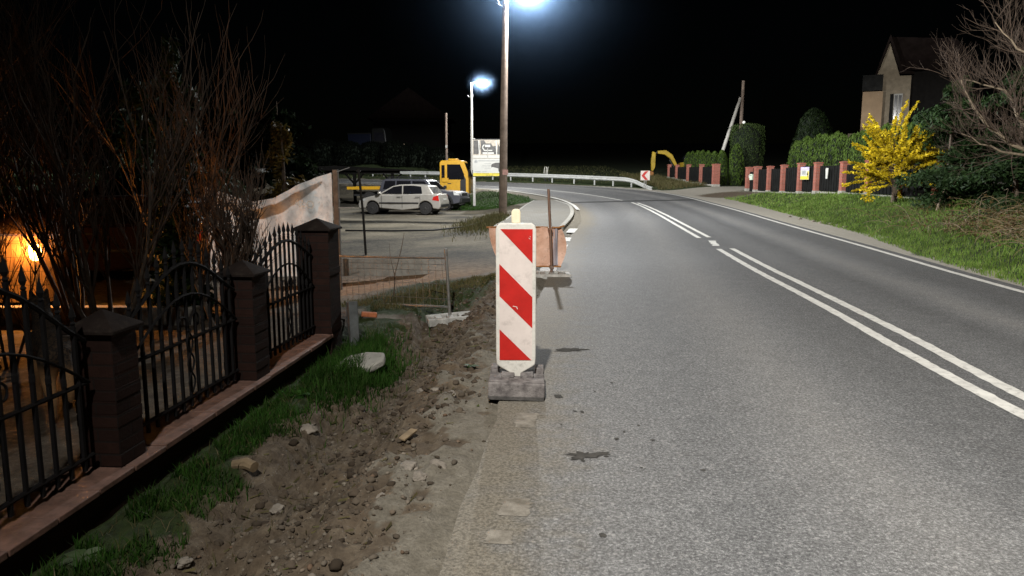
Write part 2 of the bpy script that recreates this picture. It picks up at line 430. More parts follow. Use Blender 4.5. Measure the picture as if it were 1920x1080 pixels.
def ground_material():
    m, nt, b = nt_new('ground_surface')
    at_ = nd(nt, 'ShaderNodeAttribute', attribute_name='mask')
    sp = nd(nt, 'ShaderNodeSeparateColor'); nt.links.new(at_.outputs['Color'], sp.inputs[0])
    pos = nd(nt, 'ShaderNodeNewGeometry').outputs['Position']
    nA = noise_n(nt, pos, 1.1, 6, .65); nB = noise_n(nt, pos, 9, 6, .7); nC = noise_n(nt, pos, 55, 4, .7); nD = noise_n(nt, pos, .35, 5, .6)
    vo = nd(nt, 'ShaderNodeTexVoronoi', Scale=38.0, Randomness=1.0); nt.links.new(pos, vo.inputs['Vector'])
    peb = mapr(nt, vo.outputs['Distance'], .12, .3, 1, 0)
    peb = math_n(nt, 'MULTIPLY', peb, mapr(nt, nB, .5, .62))
    # dust
    dust = ramp(nt, [(.25, (.10, .086, .064)), (.5, (.17, .15, .116)), (.75, (.245, .22, .176))]); nt.links.new(nB, dust.inputs[0])
    dustc = mixc(nt, mapr(nt, nC, .4, .7, 0, .5), dust.outputs[0], (.07, .06, .048))
    # soil
    soil = ramp(nt, [(.25, (.04, .029, .019)), (.5, (.10, .076, .052)), (.75, (.18, .143, .10))]); nt.links.new(nB, soil.inputs[0])
    soilc = mixc(nt, mapr(nt, nA, .5, .75, 0, .5), soil.outputs[0], (.13, .083, .045))
    soilc = mixc(nt, peb, soilc, (.24, .21, .17))
    # grass under-layer
    gr = ramp(nt, [(.3, (.014, .018, .007)), (.55, (.03, .045, .013)), (.8, (.06, .06, .028))]); nt.links.new(nB, gr.inputs[0])
    # trodden yard gravel
    ya = ramp(nt, [(.36, (.022, .021, .018)), (.45, (.07, .062, .047)), (.54, (.14, .12, .086)), (.66, (.23, .2, .145))])
    nt.links.new(math_n(nt, 'ADD', math_n(nt, 'MULTIPLY', nD, .6), math_n(nt, 'MULTIPLY', nB, .4)), ya.inputs[0])
    yac = mixc(nt, mapr(nt, nC, .45, .7, 0, .5), ya.outputs[0], (.05, .045, .035))
    redc = mixc(nt, mapr(nt, nB, .35, .65), (.2, .105, .05), (.38, .23, .12))
    yac = mixc(nt, math_n(nt, 'MULTIPLY', at_.outputs['Alpha'], .85), yac, redc)
    def w(sock):  # weight with a ragged border
        a = math_n(nt, 'ADD', sock, math_n(nt, 'MULTIPLY', math_n(nt, 'SUBTRACT', nB, .5), .9))
        return mapr(nt, a, .35, .65)
    px_ = nd(nt, 'ShaderNodeSeparateXYZ'); nt.links.new(pos, px_.inputs[0])
    dustc = mixc(nt, mapr(nt, px_.outputs[0], 5.0, 7.0, 0, .55), dustc, (.42, .39, .33))
    c = mixc(nt, w(sp.outputs[2]), dustc, yac)
    c = mixc(nt, w(sp.outputs[0]), c, soilc)
    c = mixc(nt, w(sp.outputs[1]), c, gr.outputs[0])
    nt.links.new(c, b.inputs['Base Color']); b.inputs['Roughness'].default_value = .95; b.inputs['Specular IOR Level'].default_value = .2
    bp = nd(nt, 'ShaderNodeBump', Strength=.8, Distance=.03)
    h = math_n(nt, 'ADD', math_n(nt, 'ADD', nB, math_n(nt, 'MULTIPLY', nC, .35)), math_n(nt, 'MULTIPLY', peb, .3))
    nt.links.new(h, bp.inputs['Height']); nt.links.new(bp.outputs[0], b.inputs['Normal'])
    return m
GM = ground_material()
ny, nx = GX.shape
# zone of every cell
def cellc(a): return .25 * (a[:-1, :-1] + a[1:, :-1] + a[:-1, 1:] + a[1:, 1:])
cx_, cy_ = cellc(GX), cellc(GY); cu = cellc(U); cv = cellc(Vv); ct = cellc(TT)
mincu = np.minimum.reduce([-U[:-1, :-1], -U[1:, :-1], -U[:-1, 1:], -U[1:, 1:]]); mincv = np.minimum.reduce([-Vv[:-1, :-1], -Vv[1:, :-1], -Vv[:-1, 1:], -Vv[1:, 1:]])
inroad = (mincu > .6) & (mincv > .6)
zone = np.full(cx_.shape, 'verge', dtype=object)
zone[cu > 0] = 'yard'
zone[(cu > 0) & (cy_ < 12.4) & (ct > 0)] = 'trench'
zone[(cu > 0) & (cy_ < 12.4) & (ct > .78)] = 'shoulder'
zone[(cu > 0) & (ct <= 0) & (cy_ < 9.5)] = 'garden'
zone[(cv > 0) & (cy_ > 47.1) & (cy_ < 51.4) & (cv > .6)] = 'drive'
zone[(cv > 0) & (cy_ > 60)] = 'hill'
csh = cellc(sh); zone[(cv > 0) & (cv < csh + .1) & (cy_ < 52)] = 'shoulder_r'
zone[(cu <= 0) & (cv <= 0)] = 'shoulder'
zone[inroad] = 'none'
names = {'verge': 'grass_verge', 'yard': 'parking_lot', 'trench': 'dirt_trench', 'shoulder': 'road_shoulder', 'garden': 'garden_ground', 'drive': 'driveway', 'hill': 'hillside', 'shoulder_r': 'gravel_shoulder'}
idx = np.arange(nx * ny).reshape(ny, nx)
VALL = np.stack([GX, GY, GZ], -1).reshape(-1, 3); MALL = MASK.reshape(-1, 4)
for zk, nm in names.items():
    jj, ii = np.where(zone == zk)
    F = np.stack([idx[jj, ii], idx[jj, ii+1], idx[jj+1, ii+1], idx[jj+1, ii]], -1)
    used, inv = np.unique(F, return_inverse=True)
    o = np_mesh(nm, VALL[used], inv.reshape(F.shape), GM, smooth=True)
    a = o.data.attributes.new('mask', 'FLOAT_COLOR', 'POINT'); a.data.foreach_set('color', MALL[used].ravel())
    tag(o, kind='structure')

# ------------------------------------------------------------------ road
def road_material():
    m, nt, b = nt_new('worn_asphalt')
    pos = nd(nt, 'ShaderNodeNewGeometry').outputs['Position']
    s = nd(nt, 'ShaderNodeAttribute', attribute_name='across').outputs['Fac']      # 0 left edge .. 1 right edge
    u = nd(nt, 'ShaderNodeAttribute', attribute_name='from_left').outputs['Fac']   # metres
    along = nd(nt, 'ShaderNodeAttribute', attribute_name='along').outputs['Fac']
    f1 = noise_n(nt, pos, 60, 4, .8); f2 = noise_n(nt, pos, 160, 3, .8); big = noise_n(nt, pos, .5, 5, .6); mid = noise_n(nt, pos, 5, 5, .65)
    vo = nd(nt, 'ShaderNodeTexVoronoi', Scale=70.0); nt.links.new(pos, vo.inputs['Vector'])
    g = math_n(nt, 'ADD', math_n(nt, 'MULTIPLY', f1, .6), math_n(nt, 'MULTIPLY', f2, .4))
    base = ramp(nt, [(.37, (.026, .026, .026)), (.48, (.078, .077, .076)), (.55, (.125, .124, .121)), (.65, (.29, .287, .28))]); nt.links.new(g, base.inputs[0])
    stone = mapr(nt, vo.outputs['Color'], .82, .95, 0, .4)
    c = mixc(nt, stone, base.outputs[0], (.27, .26, .245))
    tr = ramp(nt, [(0, .62), (.10, .7), (.2, .56), (.32, .76), (.44, .5), (.52, .47), (.60, .6), (.68, .46), (.76, .82), (.86, .46), (1, .5)])
    nt.links.new(math_n(nt, 'ADD', s, math_n(nt, 'MULTIPLY', math_n(nt, 'SUBTRACT', big, .5), .08)), tr.inputs[0])
    k = math_n(nt, 'ADD', math_n(nt, 'MULTIPLY', tr.outputs[0], .75), math_n(nt, 'MULTIPLY', mid, .3))
    c = mixc(nt, 1.0, c, mixc(nt, 0.0, k, k), 'MULTIPLY')
    c = mixc(nt, 1.0, c, (2.35, 2.35, 2.36), 'MULTIPLY')
    c = mixc(nt, mapr(nt, tr.outputs[0], .55, .9, 0, .22), c, (.2, .18, .15))
    # dust blown in from the dug edge
    un = math_n(nt, 'ADD', u, math_n(nt, 'MULTIPLY', math_n(nt, 'SUBTRACT', mid, .5), .9))
    un = math_n(nt, 'ADD', un, math_n(nt, 'MULTIPLY', math_n(nt, 'SUBTRACT', big, .5), .8))
    d = mapr(nt, un, .05, .75, .88, 0)
    d = math_n(nt, 'MULTIPLY', d, mapr(nt, f1, .3, .6, .75, 1))
    dustc = mixc(nt, mapr(nt, f1, .35, .65), (.12, .103, .077), (.245, .215, .165))
    c = mixc(nt, d, c, dustc)
    nt.links.new(c, b.inputs['Base Color'])
    rr = mapr(nt, tr.outputs[0], .3, .9, .62, .8); nt.links.new(rr, b.inputs['Roughness'])
    b.inputs['Specular IOR Level'].default_value = .12
    bp = nd(nt, 'ShaderNodeBump', Strength=.55, Distance=.006)
    nt.links.new(g, bp.inputs['Height']); nt.links.new(bp.outputs[0], b.inputs['Normal'])
    return m
def spl(P, n):
    """dense resampling of a polyline by catmull-rom"""
    P = [np.array(p, float) for p in P]; P = [2*P[0]-P[1]] + P + [2*P[-1]-P[-2]]
    out = []
    for i in range(1, len(P) - 2):
        for k in range(n):
            t = k / n
            out.append(.5*((2*P[i]) + (-P[i-1]+P[i+1])*t + (2*P[i-1]-5*P[i]+4*P[i+1]-P[i+2])*t*t + (-P[i-1]+3*P[i]-3*P[i+1]+P[i+2])*t**3))
    out.append(P[-2]); return np.array(out)
LS = [(x, y) for y, x in LP if y not in (22,)]
RS = [(x, y) for y, x in RP]
LD = spl(LS, 14); RD = spl(RS, 14)
K = 28; ts = np.linspace(0, 1, K + 1)
def crown_(t): return .05 * (1 - (2 * t - 1) ** 2)
rv = LD[:, None, :] * (1 - ts[None, :, None]) + RD[:, None, :] * ts[None, :, None]
rz_ = zr(rv[..., 1]) + .012
n_ = len(LD)
jag = np.zeros(rv.shape[:2]); 
V = np.concatenate([rv, rz_[..., None]], -1)
for i in range(n_):
    y = V[i, 0, 1]
    if y < 26: V[i, 0, 0] += .07 * mn.fractal(Vector((y * 1.7, 3.3, 0)), 1, 2, 3) - .02
ii = np.arange(n_ * (K + 1)).reshape(n_, K + 1)
F = np.stack([ii[:-1, :-1], ii[:-1, 1:], ii[1:, 1:], ii[1:, :-1]], -1).reshape(-1, 4)
road = np_mesh('road', V.reshape(-1, 3), F, road_material(), smooth=True)
tag(road, kind='structure')
W = np.linalg.norm(RD - LD, axis=1)
for nm, arr in (('across', np.tile(ts, n_)), ('from_left', (W[:, None] * ts[None, :]).ravel()), ('along', np.repeat(LD[:, 1], K + 1))):
    a = road.data.attributes.new(nm, 'FLOAT', 'POINT'); a.data.foreach_set('value', arr.astype(np.float32))

def ribbon(name, pts, w, h=.017, parent=None, m=None, jit=0, n=10, seed=1):
    P = spl(pts, n) if len(pts) > 2 else np.array([np.array(pts[0]) + (np.array(pts[1]) - np.array(pts[0])) * t for t in np.linspace(0, 1, n)])
    T = np.gradient(P, axis=0); T /= np.linalg.norm(T, axis=1)[:, None]
    Nn = np.stack([T[:, 1], -T[:, 0]], -1)
    r = np.random.default_rng(seed)
    j1 = 1 + jit * r.normal(0, 1, len(P)); j2 = 1 + jit * r.normal(0, 1, len(P))
    A = P - Nn * (w / 2 * j1)[:, None]; B = P + Nn * (w / 2 * j2)[:, None]
    V = []
    for a, b_ in zip(A, B):
        V += [(a[0], a[1], float(zr(a[1])) + h), (b_[0], b_[1], float(zr(b_[1])) + h)]
    F = [(2*i, 2*i+1, 2*i+3, 2*i+2) for i in range(len(P) - 1)]
    return np_mesh(name, V, F, m or MT['markwhite'], parent)
mk = bpy.data.objects.new('road_marking', None); link(mk); tag(mk, kind='structure')
DL = [(3.0,-4),(3.45,2.9),(3.56,4.96),(3.72,6.82),(4.01,9.38),(4.35,13.2),(4.75,17.0)]
DR = [(3.3,-4),(3.66,2.9),(3.84,5.38),(4.12,7.6),(4.38,10.2),(4.7,13.6),(5.07,17.1)]
def shift(P, d): return [(x + d, y) for x, y in P]
ribbon('centre_line', shift(DL, 0), .125, parent=mk, jit=.06, n=22)
ribbon('centre_line', shift(DR, .02), .125, parent=mk, jit=.06, n=22, seed=2)
ribbon('centre_line', [(5.03,19.9),(5.45,24.5),(5.9,30),(6.2,35.5),(6.23,38.8)], .125, parent=mk, jit=.05, n=10)
ribbon('centre_line', [(5.35,20.1),(5.75,24.6),(6.18,30),(6.45,35.2),(6.47,38.4)], .125, parent=mk, jit=.05, n=10)
ribbon('centre_line', [(4.9,17.7),(5.15,19.1)], .16, parent=mk, jit=.3, n=12)
ribbon('centre_line', [(6.0,40.6),(5.2,44.6),(4.0,48.4),(2.2,51.9),(0,54.9),(-3.5,57.6),(-8,60),(-14,63)], .12, parent=mk, jit=.05)
ribbon('edge_line', [(x - .28, y) for x, y in RS if y < 46] + [(9.55,49.2),(7.95,53.1),(5.3,56.5),(1.5,59.9),(-2.6,62.1),(-7,63.9),(-14,66.4),(-29,71.5)], .13, parent=mk, jit=.05)
ribbon('edge_line', [(2.96,33.2),(2.99,37.5),(2.62,41.8),(1.7,45.9),(.12,50),(-1.8,53),(-4.4,55.8),(-8,57.9),(-14,60.3)], .16, parent=mk, jit=.12)
for q, (yy, ln, dx, w_) in enumerate(((21.6,1.5,-.05,.26),(18.9,1.1,-.08,.3),(17.0,1.0,-.08,.3),(14.9,1.0,-.07,.3),(12.9,1.3,-.08,.28))):
    ribbon('edge_dash', [(float(Lx(yy)) + dx, yy), (float(Lx(yy + ln)) + dx, yy + ln)], w_, parent=mk, jit=.08, n=9, seed=q, h=.020)
m_worn = mat('worn_marking_paint', (.16, .14, .11), .85, var=.2, scale=14, col2=(.31, .28, .235), bump=.3, bscale=120)
for q, (yy, ln, dx, w_) in enumerate(((3.42,.2,.25,.15),(3.14,.13,.2,.12),(4.72,.3,.2,.14),(6.1,.25,.2,.10))):
    ribbon('worn_edge_dash', [(float(Lx(yy)) + dx, yy), (float(Lx(yy + ln)) + dx, yy + ln)], w_, parent=mk, jit=.1, n=14, seed=20 + q, h=.0150, m=m_worn)
m_patch = mat('fresh_asphalt_strip', (.035, .034, .033), .8, var=.3, scale=20, bump=.3, bscale=120)
rs_ = ribbon('asphalt_joint', [(2.9,38.6),(5.0,39.4),(7.4,40.4),(10.3,41.2)], .9, m=m_patch, jit=.04, h=.0150); tag(rs_, kind='structure')

# wet stains on the asphalt
def stain(label, c, rx_, ry_, seed, h=.0165, group=None, n=44, amp=.55):
    r = random.Random(seed); vs = [(c[0], c[1], float(zr(c[1])) + h)]; ph = r.random() * 9
    for i in range(n):
        a = 2 * math.pi * i / n
        k = 1 + amp * mn.fractal(Vector((math.cos(a) * 1.9 + seed, math.sin(a) * 1.9, ph)), .7, 2, 4) + r.uniform(-.08, .08)
        x = c[0] + rx_ * k * math.cos(a); y = c[1] + ry_ * k * math.sin(a); vs.append((x, y, float(zr(y)) + h))
    o = MB().add(vs, [(0, i + 1, (i + 1) % n + 1) for i in range(n)]).build('oil_stain', MT['oil'])
    tag(o, label, 'stain', group)
stain('large ragged dark wet stain on the grey asphalt below the warning board', (.43, 4.22), .10, .05, 3, amp=1.0)
stain('long narrow dark stain on the asphalt level with the warning board', (.55, 6.95), .14, .075, 5, amp=.5)
stain('small round dark stain on the asphalt just right of the rubber foot', (.35, 5.42), .03, .045, 8, amp=.4)
stain('oval dark spot on the asphalt low in the picture centre', (.42, 3.22), .017, .02, 12, amp=.3)
for i in range(13):
    stain('tiny dark oil drop on the asphalt near the large ragged stain', (R.uniform(.3, 1.1), R.uniform(3.9, 5.9)), R.uniform(.008, .018), R.uniform(.009, .02), 40 + i, group='small oil drops on the asphalt', n=12, amp=.3)

# ------------------------------------------------------------------ paved sidewalk with kerb
def pavemat():
    m, nt, b = nt_new('concrete_block_paving')
    tc = nd(nt, 'ShaderNodeTexCoord').outputs['Object']
    br = nd(nt, 'ShaderNodeTexBrick', Scale=1.0, Color1=(.19, .18, .158, 1), Color2=(.14, .132, .115, 1), Mortar=(.09, .085, .075, 1))
    br.inputs['Brick Width'].default_value = .2; br.inputs['Row Height'].default_value = .1; br.inputs['Mortar Size'].default_value = .006
    nt.links.new(tc, br.inputs['Vector'])
    c = mixc(nt, mapr(nt, noise_n(nt, tc, 1.5, 5), .35, .65, 0, .6), br.outputs[0], (.13, .115, .09))
    nt.links.new(c, b.inputs['Base Color']); b.inputs['Roughness'].default_value = .9
    return m
SW = [(-.55,22.7),(1.42,22.7),(1.75,25),(2.15,28),(2.45,31),(2.62,34.5),(2.6,37),(2.2,39.3),(1.2,39.3),(.75,36),(.4,32.5),(.12,29.5),(-.2,26)]
sm = MB()
def swz(x, y): return float(zr(y)) + .09
n = len(SW); rows = 20
# a lofted sheet between its two long sides
left_side = [(-.55,22.7),(-.2,26),(.12,29.5),(.4,32.5),(.75,36),(1.2,39.3)]; right_side = [(1.42,22.7),(1.95,26.5),(2.3,29.5),(2.52,32.5),(2.62,36),(2.2,39.3)]
LA, RA = spl(left_side, 5), spl(right_side, 5)
vs = []; fs = []
for a, b_ in zip(LA, RA):
    for t in np.linspace(0, 1, 7):
        p = a * (1 - t) + b_ * t; vs.append((p[0], p[1], swz(*p)))
k7 = len(LA)
fs = [(i*7+j, i*7+j+1, (i+1)*7+j+1, (i+1)*7+j) for i in range(k7-1) for j in range(6)]
sm.add(vs, fs)
for i in range(k7 - 1):  # skirts
    for row in (LA, RA):
        a, b_ = row[i], row[i+1]
        sm.add([(a[0],a[1],swz(*a)-.003),(b_[0],b_[1],swz(*b_)-.003),(b_[0],b_[1],swz(*b_)-.3),(a[0],a[1],swz(*a)-.3)], [(0,1,2,3)])
sm.add([(LA[0][0],22.7,swz(0,22.7)-.002),(RA[0][0],22.7,swz(0,22.7)-.002),(RA[0][0],22.7,-.2),(LA[0][0],22.7,-.2)], [(0,1,2,3)])
tag(sm.build('sidewalk', pavemat()), kind='structure')
def kerb(row, off, w, hgt, down, mname='concrete'):
    mb = MB(); row = np.array(row); T = np.gradient(row, axis=0); T /= np.linalg.norm(T, axis=1)[:, None]; Nn = np.stack([T[:, 1], -T[:, 0]], -1)
    a = row + Nn * off; c = row + Nn * (off + w)
    vs = []
    for p, q in zip(a, c):
        zt = float(zr(p[1])) + hgt; vs += [(p[0],p[1],zt),(q[0],q[1],zt-.008),(q[0],q[1],zt-down),(p[0],p[1],zt-down)]
    fs = []
    for i in range(len(row) - 1):
        for j in range(4): fs.append((i*4+j, i*4+(j+1) % 4, (i+1)*4+(j+1) % 4, (i+1)*4+j))
    fs += [(0,1,2,3), tuple(len(vs)-4+k for k in (3,2,1,0))]
    return mb.add(vs, fs)
o = kerb(RA, .003, .15, .115, .35).build('kerb', MT['concrete'], bevel=.012); tag(o, kind='structure')
o = kerb(LA, -.063, .06, .10, .25).build('kerb', MT['concrete']); tag(o, kind='structure')

# ------------------------------------------------------------------ warning board in the foreground
wb = thing('warning_board', 'red and white striped warning board on a grey rubber foot at the road edge', 'warning sign', (.03, 5.53, 0), rad(-1.5))
b = MB()
hw = .151
prof = [(-hw+.02,.225),(-.045,.175),(-.045,.1),(.045,.1),(.045,.175),(hw-.02,.225),(hw-.004,.24),(hw,.30),(hw,1.27),(hw-.01,1.30),(hw-.035,1.316),(-hw+.035,1.316),(-hw+.01,1.30),(-hw,1.27),(-hw,.30),(-hw+.004,.24)]
b.prism(prof, -.022, .022)
b.build('board_frame', MT['whiteplastic'], wb, bevel=.009, seg=3)
gx0, gx1, g0, g1 = -.124, .124, .275, 1.272; gh = g1 - g0; gw = gx1 - gx0
f = MB(); f.box((0, -.0235, (g0 + g1) / 2), (gw, .002, gh))
f.build('reflective_face', MT['signwhite'], wb)
pr = gh / 850.0
def gp(px, py): return (gx0 + px / 211 * gw, g1 - py * pr)
st = MB()
for poly in ([(5,0),(211,0),(211,218)], [(0,222),(211,437),(211,640),(0,430)], [(0,647),(205,850),(0,850)]):
    st.prism([gp(*p) for p in poly], -.0262, -.0247)
st.build('red_stripe', MT['signred'], wb)
# scuffs where the red film is scratched off
for (px, py, l, a, w_) in ((90,292,34,-.8,3.2),(128,330,26,-.8,2.2),(100,497,28,-.2,4),(112,505,20,-1.1,5),(80,720,26,-.8,3),(104,748,40,-.8,2),(192,60,14,-.6,3),(196,48,9,-.4,2)):
    x, z = gp(px, py); MB().box((x, -.0268, z), (l * pr, .0008, w_ * pr), ry=-a).build('scratch', MT['signwhite'], wb)
kn = MB().prism([(-.032,0),(.032,0),(.034,.015),(.034,.085),(.026,.103),(.012,.108),(-.012,.108),(-.026,.103),(-.034,.085),(-.034,.015)], -.018, .018)
o = kn.build('lifting_grip', mat('yellowed_plastic', (.72, .64, .45), .5, var=.12, scale=12), wb, bevel=.008); o.location = (.0, 0, 1.312)
ft = MB()
ft.box((0, -.02, .077), (.42, .42, .135))
o = ft.build('rubber_foot', MT['rubber'], wb, bevel=.012); o.rotation_euler = (0, rad(1.6), 0); o.location = (.005, 0, .006)
lg = MB()
for sx in (-1, 1): lg.box((sx * .172, .135, .163), (.065, .13, .045)); lg.box((sx*.13,-.16,.149),(.15,.10,.014))
lg.box((-.07, -.01, .157), (.1, .14, .03)); lg.box((.075, -.01, .157), (.1, .14, .03))
o2 = lg.build('lug', MT['rubber'], o, bevel=.008)
gr_ = MB().box((0, -.229, .028), (.415, .006, .03)); gr_.build('lower_lip', MT['rubberdark'], o, bevel=.003)

# ------------------------------------------------------------------ sheet barrier further along
sb = thing('sheet_barrier', 'faded orange sheet barrier hung between steel tubes beside the pavement', 'barrier', (.68, 12.6, 0))
MB().path([(0, 0, .03), (-.03, 0, .8), (-.065, 0, 1.46)], .024, 12).build('steel_tube', MT['ruststeel'], sb, smooth=True)
MB().path([(-.92, .28, .0), (-.92, .28, .45), (-.92, .28, .86)], .022, 10).build('steel_tube', MT['ruststeel'], sb, smooth=True)
def sheet(mb, x0, x1, zt, zb, nx_=16, nz=12, edge=None, y0=.2):
    vs = []
    for j in range(nz + 1):
        for i in range(nx_ + 1):
            a = i / nx_; c = j / nz
            xx = x0 + (x1 - x0) * a
            if edge: xx += edge(a, c)
            zz = zt + (zb - zt) * c - .015 * math.sin(a * 9) * (1 - c)
            yy = y0 + .05 * math.sin(c * 3.1) + .03 * math.sin(a * 7 + c * 2)
            vs.append((xx, yy, zz))
    fs = [(j*(nx_+1)+i, j*(nx_+1)+i+1, (j+1)*(nx_+1)+i+1, (j+1)*(nx_+1)+i) for j in range(nz) for i in range(nx_)]
    return mb.add(vs, fs)
s1 = sheet(MB(), -.70, .17, .80, .13, edge=lambda a, c: (.10 * math.sin(c * math.pi) * a))
s1.build('orange_sheet', MT['orangesheet'], sb, smooth=True)
s2 = sheet(MB(), -1.08, -.705, .80, .22, 8, 12, edge=lambda a, c: .16 * c ** 2 * (1 - a))
s2.build('orange_sheet', MT['orangesheet'], sb, smooth=True)
s3 = sheet(MB(), .035, .115, .785, .15, 4, 12, y0=.175)
s3.build('grey_stripe', MT['greysheet'], sb, smooth=True)
MB().path([(-1.12,.24,.80),(-.6,.2,.815),(-.05,.19,.80),(.12,.16,.80),(.22,.2,.83)], .016, 8).build('top_rod', MT['diggerrust'], sb, smooth=True)
MB().path([(-.72,.22,.12),(-.2,.2,.125),(.17,.18,.12)], .013, 8).build('bottom_rod', MT['diggerrust'], sb, smooth=True)
MB().box((-.03,.08,.79),(.07,.2,.05)).build('clamp', MT['ruststeel'], sb, bevel=.006); MB().box((0,.06,.13),(.07,.2,.05)).build('clamp', MT['ruststeel'], sb, bevel=.006)
def foot(parent, name='plastic_foot', L_=.72, W_=.24, H_=.11, m1='greyplastic'):
    """recycled plastic fence foot with slots"""
    mb = MB()
    for sy in (-1, 1): mb.box((0, sy * (W_/2 - .03), H_/2), (L_, .06, H_))
    for x in (-L_/2 + .045, -L_/4, 0, L_/4, L_/2 - .045): mb.box((x, 0, H_/2 - .004), (.085, W_ - .12, H_ - .008))
    o = mb.build(name, MT[m1], parent, bevel=.01)
    MB().box((0, 0, .012), (L_ - .1, W_ - .13, .02)).build('slot_floor', MT['greyplasticdark'], o)
    return o
fo = foot(sb, 'barrier_foot', .62, .5, .09, 'greyplastic'); fo.location = (0, -.1, gz(.68, 12.5) + .005)

# ------------------------------------------------------------------ mesh fence panel
P0 = Vector((-2.5, 10.7, -.28)); P1 = Vector((-.84, 9.75, -.2))
mf = thing('mesh_fence_panel', 'low steel mesh fence panel on a pale plastic foot across the trench', 'mesh fence', P0)
d = P1 - P0
MB().path([d + Vector((.01,0,.03)), d + Vector((-.035,.0,.92))], .021, 12).build('post', MT['steel'], mf, smooth=True)
MB().path([Vector((-.1,.05,.12)), d + Vector((0,0,.14))], .016, 10).build('bottom_tube', MT['steel'], mf, smooth=True)
MB().path([Vector((-.1,.05,.80)), d * .5 + Vector((0,0,.795)), d + Vector((-.03,0,.80))], .016, 10).build('top_tube', MT['steel'], mf, smooth=True)
wm = MB(); L2 = d.length
for i in range(int(L2 / .115) + 2):
    t = i * .115 / L2
    if t > 1: break
    wm.tube(d * t + Vector((0, 0, .14)), d * t + Vector((-.03*t, 0, .80)), .0028, n=4, cap=False)
for z in (.25, .45, .63, .71): wm.tube(Vector((-.1, .05, z)), d + Vector((-.02, 0, z)), .0028, n=4, cap=False)
wm.build('wire_mesh', MT['steel'], mf)
fo = foot(mf, 'plastic_foot', .62, .3, .1); fo.location = d + Vector((.02, -.05, -.06)); fo.rotation_euler = (rad(3), rad(-3), rad(14))
# upright foot leaning on the gate pillar
uf = thing('spare_fence_foot', 'grey plastic fence foot leaning upright against the tall gate pillar', 'fence foot', (-1.83, 8.14, -.24), rad(20))
fo = foot(uf, 'foot_body', .5, .22, .1, 'greyplasticdark'); fo.rotation_euler = (rad(90), rad(-80), rad(90)); fo.location = (0, 0, .27)
# concrete plinth board
pb = MB().box((0, 0, .15), (2.5, .06, .32)).build('concrete_plinth_board', MT['concrete'], bevel=.008)
pb.location = (-2.75, 13.3, -.1); pb.rotation_euler = (0, 0, rad(-3)); tag(pb, 'long grey concrete board standing on edge behind the mesh panel', 'concrete board')
sap = MB().path([(0,0,0),(.02,0,.3),(.01,.01,.36)], [.012,.009,.008], 6).path([(.01,.01,.3),(.12,.02,.7),(.17,.02,.95)], [.008,.006,.003], 6).path([(.01,.01,.34),(-.04,0,.6),(-.05,0,.8)], [.006,.004,.002], 6).build('sapling', MT['bark'])
sap.location = (-1.75, 10.85, gz(-1.75, 10.85) - .02); tag(sap, 'thin bare forked sapling growing behind the mesh panel', 'sapling')

# ------------------------------------------------------------------ garden fence (brick pillars, iron panels)
gf = thing('garden_fence', 'dark brick pillar fence with wrought iron panels on a low wall', 'fence', (0, 0, 0))
aw = math.atan(.075)     # fence direction from +Y
def fy(y): return float(Xw(y))
w = MB()
ya, yb = .8, 7.75
def strip(mb, off0, off1, z0, z1, y0=ya, y1=yb):
    a0 = (fy(y0)+off0, y0); a1 = (fy(y0)+off1, y0); b0 = (fy(y1)+off0, y1); b1 = (fy(y1)+off1, y1)
    mb.add([(*a0,z0),(*a1,z0),(*b1,z0),(*b0,z0),(*a0,z1),(*a1,z1),(*b1,z1),(*b0,z1)], [(0,3,2,1),(4,5,6,7),(0,1,5,4),(1,2,6,5),(2,3,7,6),(3,0,4,7)])
strip(w, -.15, .15, -.55, -.04)
wall = w.build('low_wall', MT['clinker'], gf)
cp = MB(); y = ya
while y < yb:
    y2 = min(yb, y + .33); strip(cp, -.185 + R.uniform(-.004,.004), .185 + R.uniform(-.004,.004), -.038, .0 + R.uniform(-.004,.004), y + .004, y2 - .004); y = y2
cp.build('coping', MT['coping'], wall, bevel=.006)
def pillar(y, h, wd):
    p = MB().box((0, 0, h / 2 - .28), (wd, wd, h + .56))
    # every third course stands a little proud, as the bricks do
    for k in range(int((h - .03) / .0775)): q_ = R.uniform(-.003, .007); p.box((R.uniform(-.002,.002), R.uniform(-.002,.002), k * .0775 + .04), (wd + q_, wd + q_, .068))
    o = p.build('pillar', MT['clinker'], gf); o.location = (fy(y), y, 0); o.rotation_euler = (0, 0, -aw)
    s = wd / 2 + .035
    c = MB().add([(-s,-s,0),(s,-s,0),(s,s,0),(-s,s,0),(-s,-s,.022),(s,-s,.022),(s,s,.022),(-s,s,.022),(0,0,.125)], [(0,3,2,1),(0,1,5,4),(1,2,6,5),(2,3,7,6),(3,0,4,7),(4,5,8),(5,6,8),(6,7,8),(7,4,8)])
    c = c.build('cap', MT['capstone'], o, bevel=.004); c.location = (0, 0, h)
pillar(7.92, 1.10, .35); pillar(6.06, .86, .27); pillar(4.2, .78, .24); pillar(2.34, .84, .33)
bar0 = MB(); bar0.box((0, 0, .5), (.016, .016, 1.0))
def bar_mesh(h):
    mb = MB(); mb.box((0, 0, h / 2), (.019, .019, h))
    mb.lathe([(.009,h),(.016,h+.012),(.009,h+.024),(.02,h+.05),(.012,h+.085),(.001,h+.13)], 6)
    mb.lathe([(.009,h*.55),(.016,h*.55+.02),(.016,h*.55+.05),(.009,h*.55+.07)], 6)
    return mb
